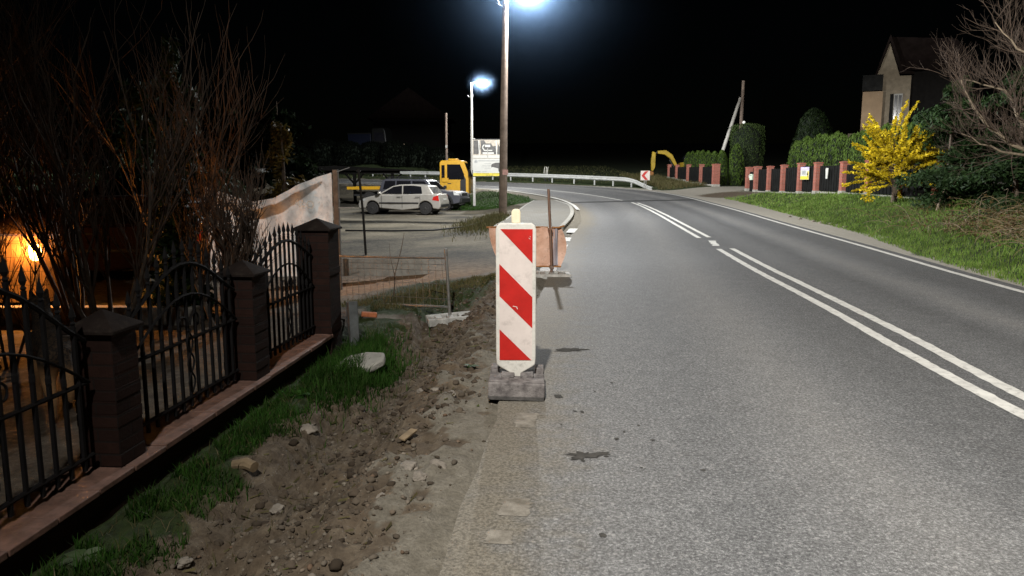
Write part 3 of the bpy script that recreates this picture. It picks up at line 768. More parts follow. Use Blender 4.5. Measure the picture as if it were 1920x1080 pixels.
def panel(y0, y1, hmid=1.18, hend=.86, nb=13):
    ln = (y1 - y0)
    rl = MB()
    def X(t): y_ = y0 + ln * t; return Vector((fy(y_), y_, 0))
    def top(t): return hend + (hmid - hend) * math.sin(math.pi * t) ** 1.2
    for z in (.1, .52): rl.path([X(0) + Vector((0,0,z)), X(1) + Vector((0,0,z))], .013, 6)
    rl.path([X(t) + Vector((0,0,top(t) - .06)) for t in np.linspace(0, 1, 14)], .015, 6)
    rl.path([X(t) + Vector((.012,0,.52 + .32 * (math.sin(math.pi * t)))) for t in np.linspace(0, 1, 14)], .009, 6)
    pn = rl.build('iron_panel', MT['iron'], gf)
    for k in range(nb):
        t = (k + .7) / (nb + .4)
        o = bar_mesh(top(t) - .04).build('bar', MT['iron'], pn); o.location = X(t) + Vector((0, 0, .03)); o.rotation_euler = (0, 0, -aw)
    # scroll ornament in the middle
    sc = MB()
    for sgn in (-1, 1):
        pts = []
        for k in range(26):
            a = k / 25 * 4.6; r_ = .10 * (1 - k / 30)
            pts.append(X(.5) + Vector((.012, sgn * (.02 + .10 - r_ * math.cos(a)) , .62 + r_ * math.sin(a))))
        sc.path(pts, .007, 5)
        pts = [X(.5) + Vector((.012, sgn * .05 * math.sin(z * 22), .14 + z)) for z in np.linspace(0, .45, 18)]
        sc.path(pts, .007, 5)
    sc.build('scroll', MT['iron'], pn)
panel(6.25, 7.72, 1.12, .9); panel(4.38, 5.88, 1.12, .82); panel(2.52, 4.02, 1.22, .82)

# ------------------------------------------------------------------ stones and rubble in the trench
def rock_mesh(seed, sx, sy, sz, sub=2):
    bm = bmesh.new(); bmesh.ops.create_icosphere(bm, subdivisions=sub, radius=1)
    for v in bm.verts:
        k = 1 + .38 * mn.fractal(v.co * 1.2 + Vector((seed*3.1, seed, 0)), .8, 2, 5) - .12 * abs(mn.noise(v.co * 2.3 + Vector((seed, 0, 7))))
        v.co = Vector((v.co.x*sx*k, v.co.y*sy*k, v.co.z*sz*k))
    me = bpy.data.meshes.new('stone'); bm.to_mesh(me); bm.free()
    return me
def rock(name, label, cat, x, y, sx, sy, sz, seed, m='rock', group=None, rz=0, sub=2, smooth=True):
    me = rock_mesh(seed, sx, sy, sz, sub); me.materials.append(MT[m])
    if smooth: me.polygons.foreach_set('use_smooth', [True]*len(me.polygons))
    o = link(bpy.data.objects.new(name, me)); o.location = (x, y, gz(x, y) + sz * .45); o.rotation_euler = (R.uniform(-.2,.2), R.uniform(-.2,.2), rz)
    return tag(o, label, cat, group)
F_, P_ = 1390.0, rad(8.47)
def onground(px, py, dz=0.0):
    """where a sight line of the photograph meets the terrain"""
    a = (px - 960) / F_; b_ = -(py - 540) / F_
    dx, dy, dz_ = a, math.cos(P_) + b_ * math.sin(P_), -math.sin(P_) + b_ * math.cos(P_)
    y = 2.0
    for _ in range(4000):
        t = y / dy
        if CAMH + dz_ * t <= gz(dx * t, y) + dz: break
        y += .02 if y < 20 else .1
    return dx * y / dy, y
# concrete lump: angular
x, y = onground(678, 697)
cl = MB().prism([(-.21,-.1),(-.12,.09),(.02,.13),(.17,.10),(.20,-.02),(.12,-.13),(-.02,-.1)], 0, .085, 'z').build('concrete_lump', MT['concrete'], bevel=.018)
cl.location = (x, y, gz(x, y) + .03); cl.scale = (1.3, 1.25, .9); cl.location.z += .02; cl.rotation_euler = (rad(16), rad(-6), rad(-10)); tag(cl, 'broken flat lump of pale concrete at the edge of the grass strip', 'concrete lump')
x, y = onground(692, 594)
bk = MB().box((0,0,.03),(.2,.1,.06)).build('broken_brick', mat('orange_brick', (.42,.14,.06), .9, var=.25, scale=20, bump=.4), bevel=.012); bk.location = (x, y, gz(x,y)); bk.rotation_euler = (0, .1, .2)
tag(bk, 'broken orange brick lying in the grass beside the gate pillar', 'brick')
for (px, py, s, lab) in ((697,740,.06,'rounded brown stone below the concrete lump'),(790,736,.042,'pale stone on the crest of the dirt slope'),(847,742,.045,'pale rounded stone left of the rubber foot'),(815,735,.038,'grey stone beside the pale stone on the dirt crest'),(577,812,.075,'large dull stone at the foot of the grass strip'),(787,902,.055,'flat pale stone on the gravel in the lower middle'),(765,885,.07,'broad dark stone above the flat pale stone'),(820,880,.06,'rough lump of clay on the gravel edge'),(345,1060,.045,'pale stone at the bottom edge of the dirt'),(715,935,.035,'small light stone left of the flat pale stone'),(905,665,.05,'long pale stone behind the warning board'),(520,960,.05,'thin pale stone lying across the dark dirt')):
    x, y = onground(px, py)
    rock('stone', lab, 'stone', x, y, s, s * .75, s * .55, px, rz=R.uniform(0, 3), sub=4)
x, y = onground(460, 885)
lgm = MB().path([(-.09,0,.0),(.0,.02,.01),(.07,0,0)], [.03,.04,.036], 10).build('log_stub', MT['wood'], smooth=True); lgm.location = (x, y, gz(x,y)+.035); lgm.rotation_euler = (0,0,rad(-15)); tag(lgm, 'short sawn log stub lying at the foot of the dark grass strip', 'log')
x, y = onground(765, 822)
wd = MB().box((0,0,.012),(.05,.16,.016)).build('wood_offcut', MT['wood'], bevel=.003); wd.location=(x,y,gz(x,y)+.01); wd.rotation_euler=(.1,.1,-.4); tag(wd, 'flat splintered wood offcut on the middle of the dirt slope', 'wood offcut')

# small rubble: nobody could count it
def scatter_rubble():
    base = rock_mesh(5, 1, .8, .6, 1)
    n = len(base.vertices); bv = np.empty(n * 3, np.float32); base.vertices.foreach_get('co', bv); bv = bv.reshape(-1, 3)
    bf = np.array([p.vertices[:] for p in base.polygons]); Vs = []; Fs = []; cnt = 0
    for i in range(4200):
        y = 2.3 + 9.5 * R.random() ** 1.4; t = R.gauss(.58, .17)
        if t < .22 or t > .98: continue
        x = fy(y) + t * (float(Lx(y)) - fy(y))
        s = R.choice([.004,.005,.006,.008,.010,.013,.02]) * R.uniform(.7, 1.25)
        a = R.uniform(0, 6.28); ca, sa = math.cos(a), math.sin(a)
        q = bv * s * np.array([R.uniform(.7,1.4), 1, R.uniform(.6,1)])
        q = np.stack([q[:,0]*ca - q[:,1]*sa, q[:,0]*sa + q[:,1]*ca, q[:,2]], -1)
        Vs.append((x, y, s, q))
    xs = np.array([v[0] for v in Vs]); ys = np.array([v[1] for v in Vs]); zs = surf(xs, ys)
    VV = np.concatenate([v[3] + np.array([v[0], v[1], z + v[2]*.3]) for v, z in zip(Vs, zs)])
    FF = np.concatenate([bf + i * n for i in range(len(Vs))])
    m = leafmat('rubble', [(.07,.055,.04),(.11,.088,.066),(.17,.142,.11),(.10,.078,.056),(.22,.19,.15),(.13,.08,.05)], 0, .9)
    tag(np_mesh('rubble', VV, FF, m, smooth=True), 'small stones and crumbs of soil strewn over the dug verge', 'rubble', kind='stuff')
def surf(xs, ys):
    """height of the built ground mesh (bilinear)"""
    i = np.clip(np.searchsorted(AX, xs) - 1, 0, nx - 2); j = np.clip(np.searchsorted(AY, ys) - 1, 0, ny - 2)
    fx = (xs - AX[i]) / (AX[i+1] - AX[i]); fy_ = (ys - AY[j]) / (AY[j+1] - AY[j])
    return GZ[j, i]*(1-fx)*(1-fy_) + GZ[j, i+1]*fx*(1-fy_) + GZ[j+1, i]*(1-fx)*fy_ + GZ[j+1, i+1]*fx*fy_
scatter_rubble()
def scatter_clods():
    ms = [rock_mesh(70 + k, 1, .85, .6, 2) for k in range(3)]; Vs = []; Fs = []; off = 0
    dat = []
    for me in ms:
        n = len(me.vertices); bv = np.empty(n * 3, np.float32); me.vertices.foreach_get('co', bv); dat.append((bv.reshape(-1, 3), np.array([p.vertices[:] for p in me.polygons])))
    for i in range(900):
        y = 2.3 + 9 * R.random() ** 1.2; t = R.gauss(.6, .13)
        if t < .3 or t > .9: continue
        x = fy(y) + t * (float(Lx(y)) - fy(y)); s_c = .012 + .028 * R.random() ** 2.5
        bv, bf = dat[i % 3]; a = R.uniform(0, 6.28); ca, sa = math.cos(a), math.sin(a)
        q = bv * s_c; q = np.stack([q[:,0]*ca - q[:,1]*sa, q[:,0]*sa + q[:,1]*ca, q[:,2]], -1)
        z = float(surf(np.array([x]), np.array([y]))[0]); Vs.append(q + np.array([x, y, z + s_c * .15])); Fs.append(bf + off); off += len(bv)
    m = leafmat('soil_clods', [(.05,.038,.027),(.08,.061,.044),(.11,.088,.065),(.065,.048,.034)], 0, .95)
    tag(np_mesh('soil_clods', np.concatenate(Vs), np.concatenate(Fs), m), 'loose clods of dug earth on the slope of the trench', 'clods', kind='stuff')
scatter_clods()

# ------------------------------------------------------------------ grass
def blades(name, xs, ys, hmin, hmax, wdt, m, label, lean=.5, bend=True):
    n = len(xs); zs = surf(xs, ys)
    h = NR.uniform(hmin, hmax, n) * NR.uniform(.6, 1.15, n); a = NR.uniform(0, 2*np.pi, n); ln = NR.uniform(.1, lean, n) * h; b_ = NR.uniform(0, 2*np.pi, n)
    wv = wdt * NR.uniform(.6, 1.3, n)
    dx, dy = np.cos(a) * wv / 2, np.sin(a) * wv / 2
    lx, ly = np.cos(b_) * ln, np.sin(b_) * ln
    z0 = zs - .01
    V = np.stack([np.stack([xs-dx, ys-dy, z0], -1), np.stack([xs+dx, ys+dy, z0], -1),
                  np.stack([xs+dx*.7+lx*.35, ys+dy*.7+ly*.35, z0+h*.6], -1), np.stack([xs-dx*.7+lx*.35, ys-dy*.7+ly*.35, z0+h*.6], -1),
                  np.stack([xs+lx, ys+ly, z0+h*.97], -1)], 1).reshape(-1, 3)
    k = np.arange(n) * 5
    F = np.concatenate([np.stack([k, k+1, k+2, k+3], -1), np.stack([k+3, k+2, k+4, k+4], -1)])
    F2 = [tuple(f) for f in np.stack([k, k+1, k+2], -1)]
    FF = np.concatenate([np.stack([k, k+1, k+2], -1), np.stack([k, k+2, k+3], -1), np.stack([k+3, k+2, k+4], -1)])
    o = np_mesh(name, V, FF, m); tag(o, label, 'grass', kind='stuff'); return o
MG = leafmat('fresh_grass', [(.018,.05,.008),(.03,.085,.012),(.045,.11,.018),(.06,.10,.025),(.025,.07,.01)], .35)
MGd = leafmat('mixed_verge_grass', [(.10,.17,.026),(.16,.27,.045),(.20,.33,.07),(.26,.31,.10),(.13,.23,.036)], .35)
MGy = leafmat('dry_grass', [(.11,.10,.045),(.16,.13,.06),(.07,.085,.025),(.2,.16,.09)], .3)
# strip along the wall
n = 16000; ys = 2.0 + 6.2 * NR.random(n); tt_ = np.abs(NR.normal(0, .15, n)) + .075
xs = Xw(ys) + tt_ * (Lx(ys) - Xw(ys)) + .03
cl_ = vnoise(xs, ys, 3.1, 21, 2); keep = (tt_ < .25 + .12 * cl_) & (cl_ > -.35 + .25 * (ys < 4.2)); keep &= (xs > Xw(ys) + .19)
xs, ys = xs[keep], ys[keep]
blades('grass_strip', xs, ys, .04, .11, .008, MG, 'fresh green grass growing along the foot of the low wall', .8)
n = 1500; ys = 2.2 + 7 * NR.random(n); tt_ = np.abs(NR.normal(.1, .16, n)) + .1; xs = Xw(ys) + tt_ * (Lx(ys) - Xw(ys)); k_ = (xs > Xw(ys) + .2) & (tt_ < .5)
blades('dead_grass', xs[k_], ys[k_], .03, .12, .006, MGy, 'dead straw coloured blades mixed into the grass strip', 1.2)
def weed(label, px, py, rr, nl, seed, cols):
    rg = random.Random(seed); x, y = onground(px, py); mb = MB()
    for k in range(nl):
        a = 6.283 * k / nl + rg.uniform(-.3, .3); l = rr * rg.uniform(.6, 1.2); w_ = l * rg.uniform(.22, .34); ca, sa = math.cos(a), math.sin(a); up_ = rg.uniform(.25, .8)
        P = [(0, 0), (.35, 1), (.7, .8), (1, 0)]
        vs = []
        for t, ww in P:
            r_ = l * t; z = l * (up_ * t - .55 * t * t)
            vs += [(ca*r_ - sa*w_*ww, sa*r_ + ca*w_*ww, z), (ca*r_ + sa*w_*ww, sa*r_ - ca*w_*ww, z)]
        mb.add(vs, [(0,1,3,2),(2,3,5,4),(4,5,7,6)])
    o = mb.build('weed', leafmat('weed_leaf', cols, .3), fixn=False); o.location = (x, y, gz(x, y) + .01); tag(o, label, 'weed')
weed('pale broad-leaved weed at the bottom left corner of the dirt', 150, 1052, .13, 11, 1, [(.10,.14,.07),(.16,.2,.12),(.07,.12,.04)])
weed('green leafy weed at the edge of the grass strip above the log stub', 560, 745, .12, 10, 2, [(.03,.09,.015),(.05,.13,.02)])
weed('small green weed on the gravel just left of the rubber foot', 885, 690, .08, 9, 3, [(.04,.08,.02),(.07,.11,.03)])
# lush tuft by the gate pillar
n = 5200; xs = NR.normal(-1.5, .17, n); ys = NR.normal(7.35, .55, n); k_ = xs > Xw(ys) + .2; blades('grass_tuft', xs[k_], ys[k_], .08, .2, .009, MG, 'lush bright grass tuft beside the tall gate pillar', .6)
# bank behind the mesh panel
n = 6500; ys = NR.uniform(9.9, 11.9, n); xs = -1.15 + (ys - 11) * .75 + NR.normal(0, .34, n); k_ = (xs < Lx(ys) - .7); blades('yard_edge_grass', xs[k_], ys[k_], .03, .08, .009, MGy, 'thin yellowish grass on the bank behind the mesh panel', .8)
# mound by the pole
n = 4200; xs = NR.normal(-.95, .5, n); ys = NR.normal(26.3, 2.0, n); k_ = xs < -.35 + (ys - 24) * .07; blades('pole_foot_grass', xs[k_], ys[k_], .06, .26, .018, MGy, 'dry tufted grass round the foot of the street lamp pole', .8)
# wedge between yard and road
n = 9000; ys = NR.uniform(40.2, 51, n); xs = NR.uniform(-3.3, 1.0, n); k_ = xs < Lx(ys) - 1.1; blades('corner_grass', xs[k_], ys[k_], .04, .11, .025, MG, 'short green grass on the corner beside the billboard', .7)
# right verge
def verge(n, y0, y1, hm, hx, w_, m, nm, lab, vmax=9, pw=1.0, vmin=0, thr=-9):
    ys = y0 + (y1 - y0) * NR.random(n) ** pw; sh_ = np.interp(ys, [0,12,16,22,40,52],[.1,.15,.3,1.0,1.6,1.0])
    v = sh_ + vmin + (vmax - vmin) * NR.random(n); xs = Rx(ys) + v
    cl_ = vnoise(xs, ys, .9, 31, 3); k_ = (cl_ > thr) & ~((ys > 46.6) & (ys < 51.8)); k_ &= ~((xs > 11.3) & (xs < 15) & (ys > 43))
    blades(nm, xs[k_], ys[k_], hm, hx, w_, m, lab, .75)
verge(52000, 9.5, 34, .05, .16, .016, MGd, 'verge_grass', 'green grass covering the bank right of the road', 5.5, 1.2)
verge(9000, 30, 46, .06, .16, .03, MGd, 'far_verge_grass', 'green grass on the bank below the brick and board fence', 4.8)
verge(9000, 9, 24, .12, .42, .013, MGy, 'dry_verge_grass', 'dry straw coloured grass near the bramble heap', 7, 1.3, 1.5, .12)
ys = NR.uniform(51.8, 72, 9000); xs = NR.uniform(10.3, 13.6, 9000); k_ = xs > Rx(ys) + .6; blades('rough_grass', xs[k_], ys[k_], .1, .42, .03, MGy, 'rough tussocky grass behind the chevron sign', .9)
ys = NR.uniform(60, 95, 16000) ; xs = NR.uniform(-34, 12, 16000); k_ = xs > Rx(ys) + 1.2; k_ &= ~((xs < -5) & (ys > 71)); blades('hillside_grass', xs[k_], ys[k_], .04, .16, .05, leafmat('dim_hill_grass', [(.07,.09,.028),(.11,.12,.044),(.15,.13,.064),(.06,.07,.028)], .2), 'rough dim grass on the hillside behind the guardrail', .9)
# dead stalks and straw on the soil
n = 500; ys = NR.uniform(2.5, 9.5, n); tt_ = NR.normal(.5, .18, n); xs = Xw(ys) + np.clip(tt_, .2, .95) * (Lx(ys) - Xw(ys)); zs = surf(xs, ys) + .008
a = NR.uniform(0, np.pi, n); l = NR.uniform(.02, .10, n); dx, dy = np.cos(a)*l/2, np.sin(a)*l/2; px_, py_ = -np.sin(a)*.0025, np.cos(a)*.0025
V = np.stack([np.stack([xs-dx-px_, ys-dy-py_, zs], -1), np.stack([xs-dx+px_, ys-dy+py_, zs+.004], -1), np.stack([xs+dx+px_, ys+dy+py_, zs+NR.uniform(.0,.02,n)], -1), np.stack([xs+dx-px_, ys+dy-py_, zs], -1)], 1).reshape(-1, 3)
k = np.arange(n)*4
tag(np_mesh('straw', V, np.stack([k,k+1,k+2,k+3], -1), MGy), 'dead stalks and straw lying on the bare soil', 'straw', kind='stuff')

# ------------------------------------------------------------------ woody plants
def grow(mb, p, d, L_, r, depth, rng, up=.25, wig=.25, kids=(3, 5), n=5, shrink=.62, spread=.75, rmin=.0015):
    seg = 5; pts = [p.copy()]; dd = d.normalized()
    for i in range(seg):
        dd = (dd + Vector((rng.uniform(-wig,wig), rng.uniform(-wig,wig), rng.uniform(-wig,wig)+up*.3))).normalized()
        pts.append(pts[-1] + dd * L_ / seg)
    r1 = max(rmin, r * (.45 if depth else .3))
    mb.path(pts, [r + (r1 - r) * i / seg for i in range(seg + 1)], n if r > .012 else 3, cap=False)
    if depth <= 0: return
    for k in range(rng.randint(*kids)):
        i = rng.randint(1, seg); q = pts[i]
        ax = Vector((rng.gauss(0,1), rng.gauss(0,1), rng.gauss(0,1))).normalized()
        nd_ = (dd + ax * spread + Vector((0, 0, up))).normalized()
        grow(mb, q, nd_, L_ * shrink * rng.uniform(.7, 1.15), max(rmin, r * .5), depth - 1, rng, up, wig, kids, n, shrink, spread, rmin)

def bare_shrub(label, x, y, h, stems, seed, m='bark', group=None, spread=.35, depth=3, r=.022, name='bare_shrub', kids=(3, 5)):
    rng = random.Random(seed); t = thing(name, label, 'shrub', (x, y, gz(x, y)), 0, group)
    tr = MB(); br = MB()
    for s in range(stems):
        a = rng.uniform(0, 6.28); d = Vector((math.cos(a)*spread, math.sin(a)*spread, 1)).normalized(); o_ = Vector((math.cos(a)*.05, math.sin(a)*.05, -.05))
        seg = 5; pts = [o_]; dd = d
        for i in range(seg):
            dd = (dd + Vector((rng.uniform(-.12,.12), rng.uniform(-.12,.12), .08))).normalized(); pts.append(pts[-1] + dd * h * .62 / seg)
        tr.path(pts, [r * (1 - .13 * i) for i in range(seg + 1)], 6, cap=False)
        for q in pts[2:]:
            for k in range(rng.randint(2, 3)):
                nd_ = (dd + Vector((rng.gauss(0,.5), rng.gauss(0,.5), .35))).normalized()
                grow(br, q, nd_, h * .34 * rng.uniform(.6, 1.2), r * .45, depth - 2, rng, .35, .18, kids, 4, .7, .6)
    tr.build('stem', MT[m], t, smooth=True, angle=0, fixn=False); br.build('twigs', MT['twig'] if m == 'bark' else MT[m], t, smooth=True, angle=0, fixn=False)
    return t
bare_shrub('tall bare many-stemmed shrub behind the square dark pillar', -3.95, 7.1, 3.1, 7, 1, r=.026, spread=.42, depth=4, kids=(2, 3))
bare_shrub('bare tangled shrub in front of the white banner', -3.25, 8.1, 1.65, 7, 2, r=.03, spread=.5, depth=4)
bare_shrub('thin upright bare shrub at the far left of the garden', -6.2, 8.6, 3.4, 6, 3, r=.02, spread=.25)
bare_shrub('bare leafless bush between the dark conifer and the orange lamp', -5.0, 8.4, 3.6, 7, 4, r=.024, spread=.33, depth=4, kids=(2, 3))
bare_shrub('low bare bush in front of the orange garden lamp', -4.6, 6.6, 1.5, 6, 5, r=.016, spread=.5)
bare_shrub('tall slender bare shrub rising above the banner', -4.3, 9.8, 3.6, 6, 6, r=.022, spread=.35)

def leaves(n, fn, size, rng, up=.3, asp=.55, curl=0):
    """n leaf quads; fn gives (pos, outward)"""
    V = np.empty((n, 4, 3), np.float32)
    for i in range(n):
        p, o_ = fn(rng)
        nrm = (o_ + Vector((rng.gauss(0,.6), rng.gauss(0,.6), rng.gauss(0,.6)))).normalized()
        a = (Vector((rng.gauss(0,.6), rng.gauss(0,.6), up + rng.gauss(0,.4)))); a = (a - nrm * a.dot(nrm)); a = a.normalized() if a.length > 1e-4 else nrm.orthogonal().normalized()
        b_ = nrm.cross(a); s = size * rng.uniform(.6, 1.35)
        V[i, 0] = p - a*s*.5; V[i, 1] = p + b_*s*asp*.5; V[i, 2] = p + a*s*.55; V[i, 3] = p - b_*s*asp*.5
    return V.reshape(-1, 3), np.arange(n*4).reshape(-1, 4)
MCON = leafmat('dark_conifer', [(.012,.026,.009),(.022,.044,.014),(.034,.06,.02),(.018,.034,.012)], .15)
MTHU = leafmat('thuja_green', [(.04,.07,.012),(.065,.11,.02),(.095,.145,.03),(.05,.085,.015)], .2)
MHED = leafmat('trimmed_hedge', [(.03,.048,.014),(.043,.068,.02),(.06,.085,.027)], .15)
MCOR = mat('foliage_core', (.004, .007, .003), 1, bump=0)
MFOR = leafmat('yellow_blossom', [(.55,.4,.012),(.75,.56,.02),(.85,.66,.05),(.62,.45,.02),(.4,.34,.03)], .3)

def thuja_mesh(h, r, seed, n=1500, size=.11, m=None, flat=.5, name='thuja'):
    rng = random.Random(seed)
    def prof(t): return r * (1 - max(0, (t - flat) / (1 - flat)) ** 2.2) ** .5 * (.78 + .22 * min(1, t * 4))
    def fn(g):
        t = g.random() ** .9; a = g.uniform(0, 6.283); rr = prof(t) * (g.uniform(.86, 1.06) + .08 * math.sin(a*3 + t*7 + seed))
        return Vector((rr*math.cos(a), rr*math.sin(a), t*h)), Vector((math.cos(a), math.sin(a), .25 + max(0, t - flat)))
    V, F = leaves(n, fn, size, rng, 2.2, .34)
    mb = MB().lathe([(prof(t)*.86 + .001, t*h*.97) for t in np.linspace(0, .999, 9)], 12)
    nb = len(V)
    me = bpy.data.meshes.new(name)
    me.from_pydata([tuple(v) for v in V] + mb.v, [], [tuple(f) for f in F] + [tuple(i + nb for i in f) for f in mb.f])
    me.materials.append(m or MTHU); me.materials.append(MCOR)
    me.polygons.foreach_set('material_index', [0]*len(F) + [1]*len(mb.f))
    return me
def plant(name, me, x, y, label, cat, group=None, s=1, z=None, rz=None):
    o = link(bpy.data.objects.new(name, me)); o.location = (x, y, (gz(x, y) if z is None else z) - .03); o.rotation_euler = (0, 0, R.uniform(0, 6.28) if rz is None else rz); o.scale = (s, s, s)
    return tag(o, label, cat, group)
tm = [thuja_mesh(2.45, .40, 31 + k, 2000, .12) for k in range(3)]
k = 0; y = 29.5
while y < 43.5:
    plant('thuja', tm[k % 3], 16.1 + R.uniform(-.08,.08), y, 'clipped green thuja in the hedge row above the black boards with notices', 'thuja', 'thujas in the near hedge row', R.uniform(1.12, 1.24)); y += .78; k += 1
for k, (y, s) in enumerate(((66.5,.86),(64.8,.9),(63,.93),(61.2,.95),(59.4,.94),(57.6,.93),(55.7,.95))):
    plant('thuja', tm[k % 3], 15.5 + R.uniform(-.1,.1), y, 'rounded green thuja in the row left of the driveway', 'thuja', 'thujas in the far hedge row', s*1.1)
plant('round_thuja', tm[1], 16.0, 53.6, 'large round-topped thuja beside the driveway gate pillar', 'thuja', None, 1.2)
plant('trimmed_hedge', thuja_mesh(4.5, 1.2, 77, 6500, .12, MHED, .93, 'trimmed_hedge'), 17.4, 56, 'tall flat-topped trimmed hedge block beside the driveway', 'hedge', None, 1)
# dim evergreen behind the hedge, dark spreading conifers on the right
def conifer(name, label, x, y, h, r, seed, n=2600, m=None, size=.2, trunkr=.09, cat='conifer', base=.05):
    rng = random.Random(seed); t = thing(name, label, cat, (x, y, gz(x, y)))
    MB().path([(0,0,-.1),(.02,0,h*.4),(0,.02,h*.93)], [trunkr, trunkr*.7, .01], 8).build('trunk', MT['bark'], t, smooth=True)
    lobes = [(rng.uniform(0,6.28), rng.uniform(base,.95)) for _ in range(26)]
    def fn(g):
        a0, tt = g.choice(lobes); q = g.random() ** .5
        rr = r * (1 - tt) ** .45 * q * (.75 + .35 * math.sin(a0 * 5))
        a = a0 + g.gauss(0, .38)
        c = Vector((rr*math.cos(a), rr*math.sin(a), tt*h - .22*rr + g.gauss(0,.1)))
        return c, Vector((math.cos(a), math.sin(a), .6))
    V, F = leaves(n, fn, size, rng, .1, .35)
    np_mesh('crown', V, F, m or MCON, t)
    return t
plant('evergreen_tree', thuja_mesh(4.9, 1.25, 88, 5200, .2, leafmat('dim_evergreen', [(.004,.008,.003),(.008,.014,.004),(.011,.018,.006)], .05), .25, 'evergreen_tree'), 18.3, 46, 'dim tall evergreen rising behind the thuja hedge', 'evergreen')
conifer('dark_conifer', 'dark spreading conifer right of the yellow forsythia', 13.6, 23.4, 4.0, 1.9, 6, 10000, size=.17, base=.02)
conifer('dark_conifer', 'dark dense conifer under the bare tree branches', 13.6, 20.2, 3.9, 2.0, 7, 10000, size=.17, base=.02)
conifer('dark_conifer', 'dark conifer at the right edge of the verge', 14.2, 17.2, 3.6, 1.9, 8, 7000, size=.17, base=.02)
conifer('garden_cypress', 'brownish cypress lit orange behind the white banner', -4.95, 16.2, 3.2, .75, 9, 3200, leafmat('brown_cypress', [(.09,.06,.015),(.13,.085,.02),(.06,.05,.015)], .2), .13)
conifer('garden_conifer', 'dark conifer standing between the bare shrubs in the garden', -4.05, 9.0, 2.2, .5, 10, 3600, size=.12, base=.02)
conifer('garden_conifer', 'very dark conifer behind the banner left end', -6.6, 14.5, 4.5, 1.5, 11, 3000, size=.2)

# dark tree row closing the view behind the garden
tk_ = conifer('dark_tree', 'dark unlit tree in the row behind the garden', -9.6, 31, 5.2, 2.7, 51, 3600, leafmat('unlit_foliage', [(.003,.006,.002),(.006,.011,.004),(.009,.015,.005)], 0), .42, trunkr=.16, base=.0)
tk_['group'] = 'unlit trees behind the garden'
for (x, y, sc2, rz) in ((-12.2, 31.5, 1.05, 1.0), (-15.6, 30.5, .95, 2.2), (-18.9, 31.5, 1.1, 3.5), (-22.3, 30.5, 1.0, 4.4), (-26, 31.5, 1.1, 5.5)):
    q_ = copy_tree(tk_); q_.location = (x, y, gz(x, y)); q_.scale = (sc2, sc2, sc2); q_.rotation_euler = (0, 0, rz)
um_ = thuja_mesh(2.1, 1.5, 171, 2200, .28, leafmat('darkened_foliage', [(.0006,.0012,.0005),(.0016,.0026,.001)], 0, 1), .5, 'screen_bush')  # added bushes, near-black leaves standing for darkness over the lit mound
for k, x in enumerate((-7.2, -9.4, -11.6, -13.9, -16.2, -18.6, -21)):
    plant('screen_bush', um_, x, 74.5 + (k % 2) * .6, 'added near-black bush screening the lit mound behind the guardrail above the carport', 'bush', 'added screening bushes above the carport', 1 + .08 * (k % 3))
hm_ = [thuja_mesh(2.0, .85, 140 + k, 2600, .15, MCON, .45, 'garden_bush') for k in range(2)]
for k, (x, y, sc2) in enumerate(((-6.6,16.4,1.0),(-7.9,15.9,1.1),(-9.2,16.2,.95),(-10.5,15.8,1.1),(-11.9,16.3,1.05),(-13.3,15.9,1.1))):
    plant('garden_bush', hm_[k % 2], x, y, 'dark clipped bush in the row behind the wine red car', 'bush', 'bushes behind the wine red car', sc2)
# forsythia
rng = random.Random(3)
fx, fy2 = 13.6, 26.6
ft_ = thing('forsythia', 'yellow blossoming forsythia standing in front of the board fence', 'forsythia', (fx, fy2, gz(fx, fy2)))
tr = MB(); tr.path([(0,0,-.1),(.02,0,.35),(-.03,0,.75)], [.085,.075,.06], 9).path([(0,.02,.3),(.1,.05,.9),(.3,.1,1.5)], [.05,.04,.02], 7)
tr.build('trunk', MT['bark'], ft_, smooth=True)
br = MB(); tips = []
for k in range(95):
    a = rng.uniform(0, 6.283); e = rng.uniform(-.25, 1.35); L_ = rng.uniform(.75, 1.6) * (1.15 if e > .6 else 1)
    d = Vector((math.cos(a)*math.cos(e), math.sin(a)*math.cos(e), math.sin(e))); p = Vector((rng.uniform(-.15,.15), rng.uniform(-.15,.15), rng.uniform(.5, 1.5))); pts = [p]
    for i in range(6):
        d = (d + Vector((rng.uniform(-.22,.22), rng.uniform(-.22,.22), rng.uniform(-.2,.12)))).normalized(); pts.append(pts[-1] + d * L_ / 6)
        if i > 0: tips += [(pts[-2], pts[-1])] * (1 + (i > 2))
    br.path(pts, [.014 - .0018*i for i in range(7)], 4, cap=False)
br.build('branches', MT['bark'], ft_, smooth=True, angle=0, fixn=False)
def ffn(g):
    a, b_ = g.choice(tips); p = a.lerp(b_, g.random()); o_ = Vector((g.gauss(0,1), g.gauss(0,1), g.gauss(0,1))).normalized()
    return p + o_ * g.uniform(.0, .06), o_
V, F = leaves(17000, ffn, .09, rng, .2, .5); np_mesh('blossom', V, F, MFOR, ft_)
V, F = leaves(130, lambda g: (Vector((g.gauss(-.75,.08), g.gauss(-.1,.06), g.uniform(.05,.45))), Vector((g.gauss(0,1), g.gauss(0,1), .3))), .07, rng)
o = np_mesh('low_shoot', V, F, MFOR, ft_); ft_.scale = (1.28, 1.28, 1.2)

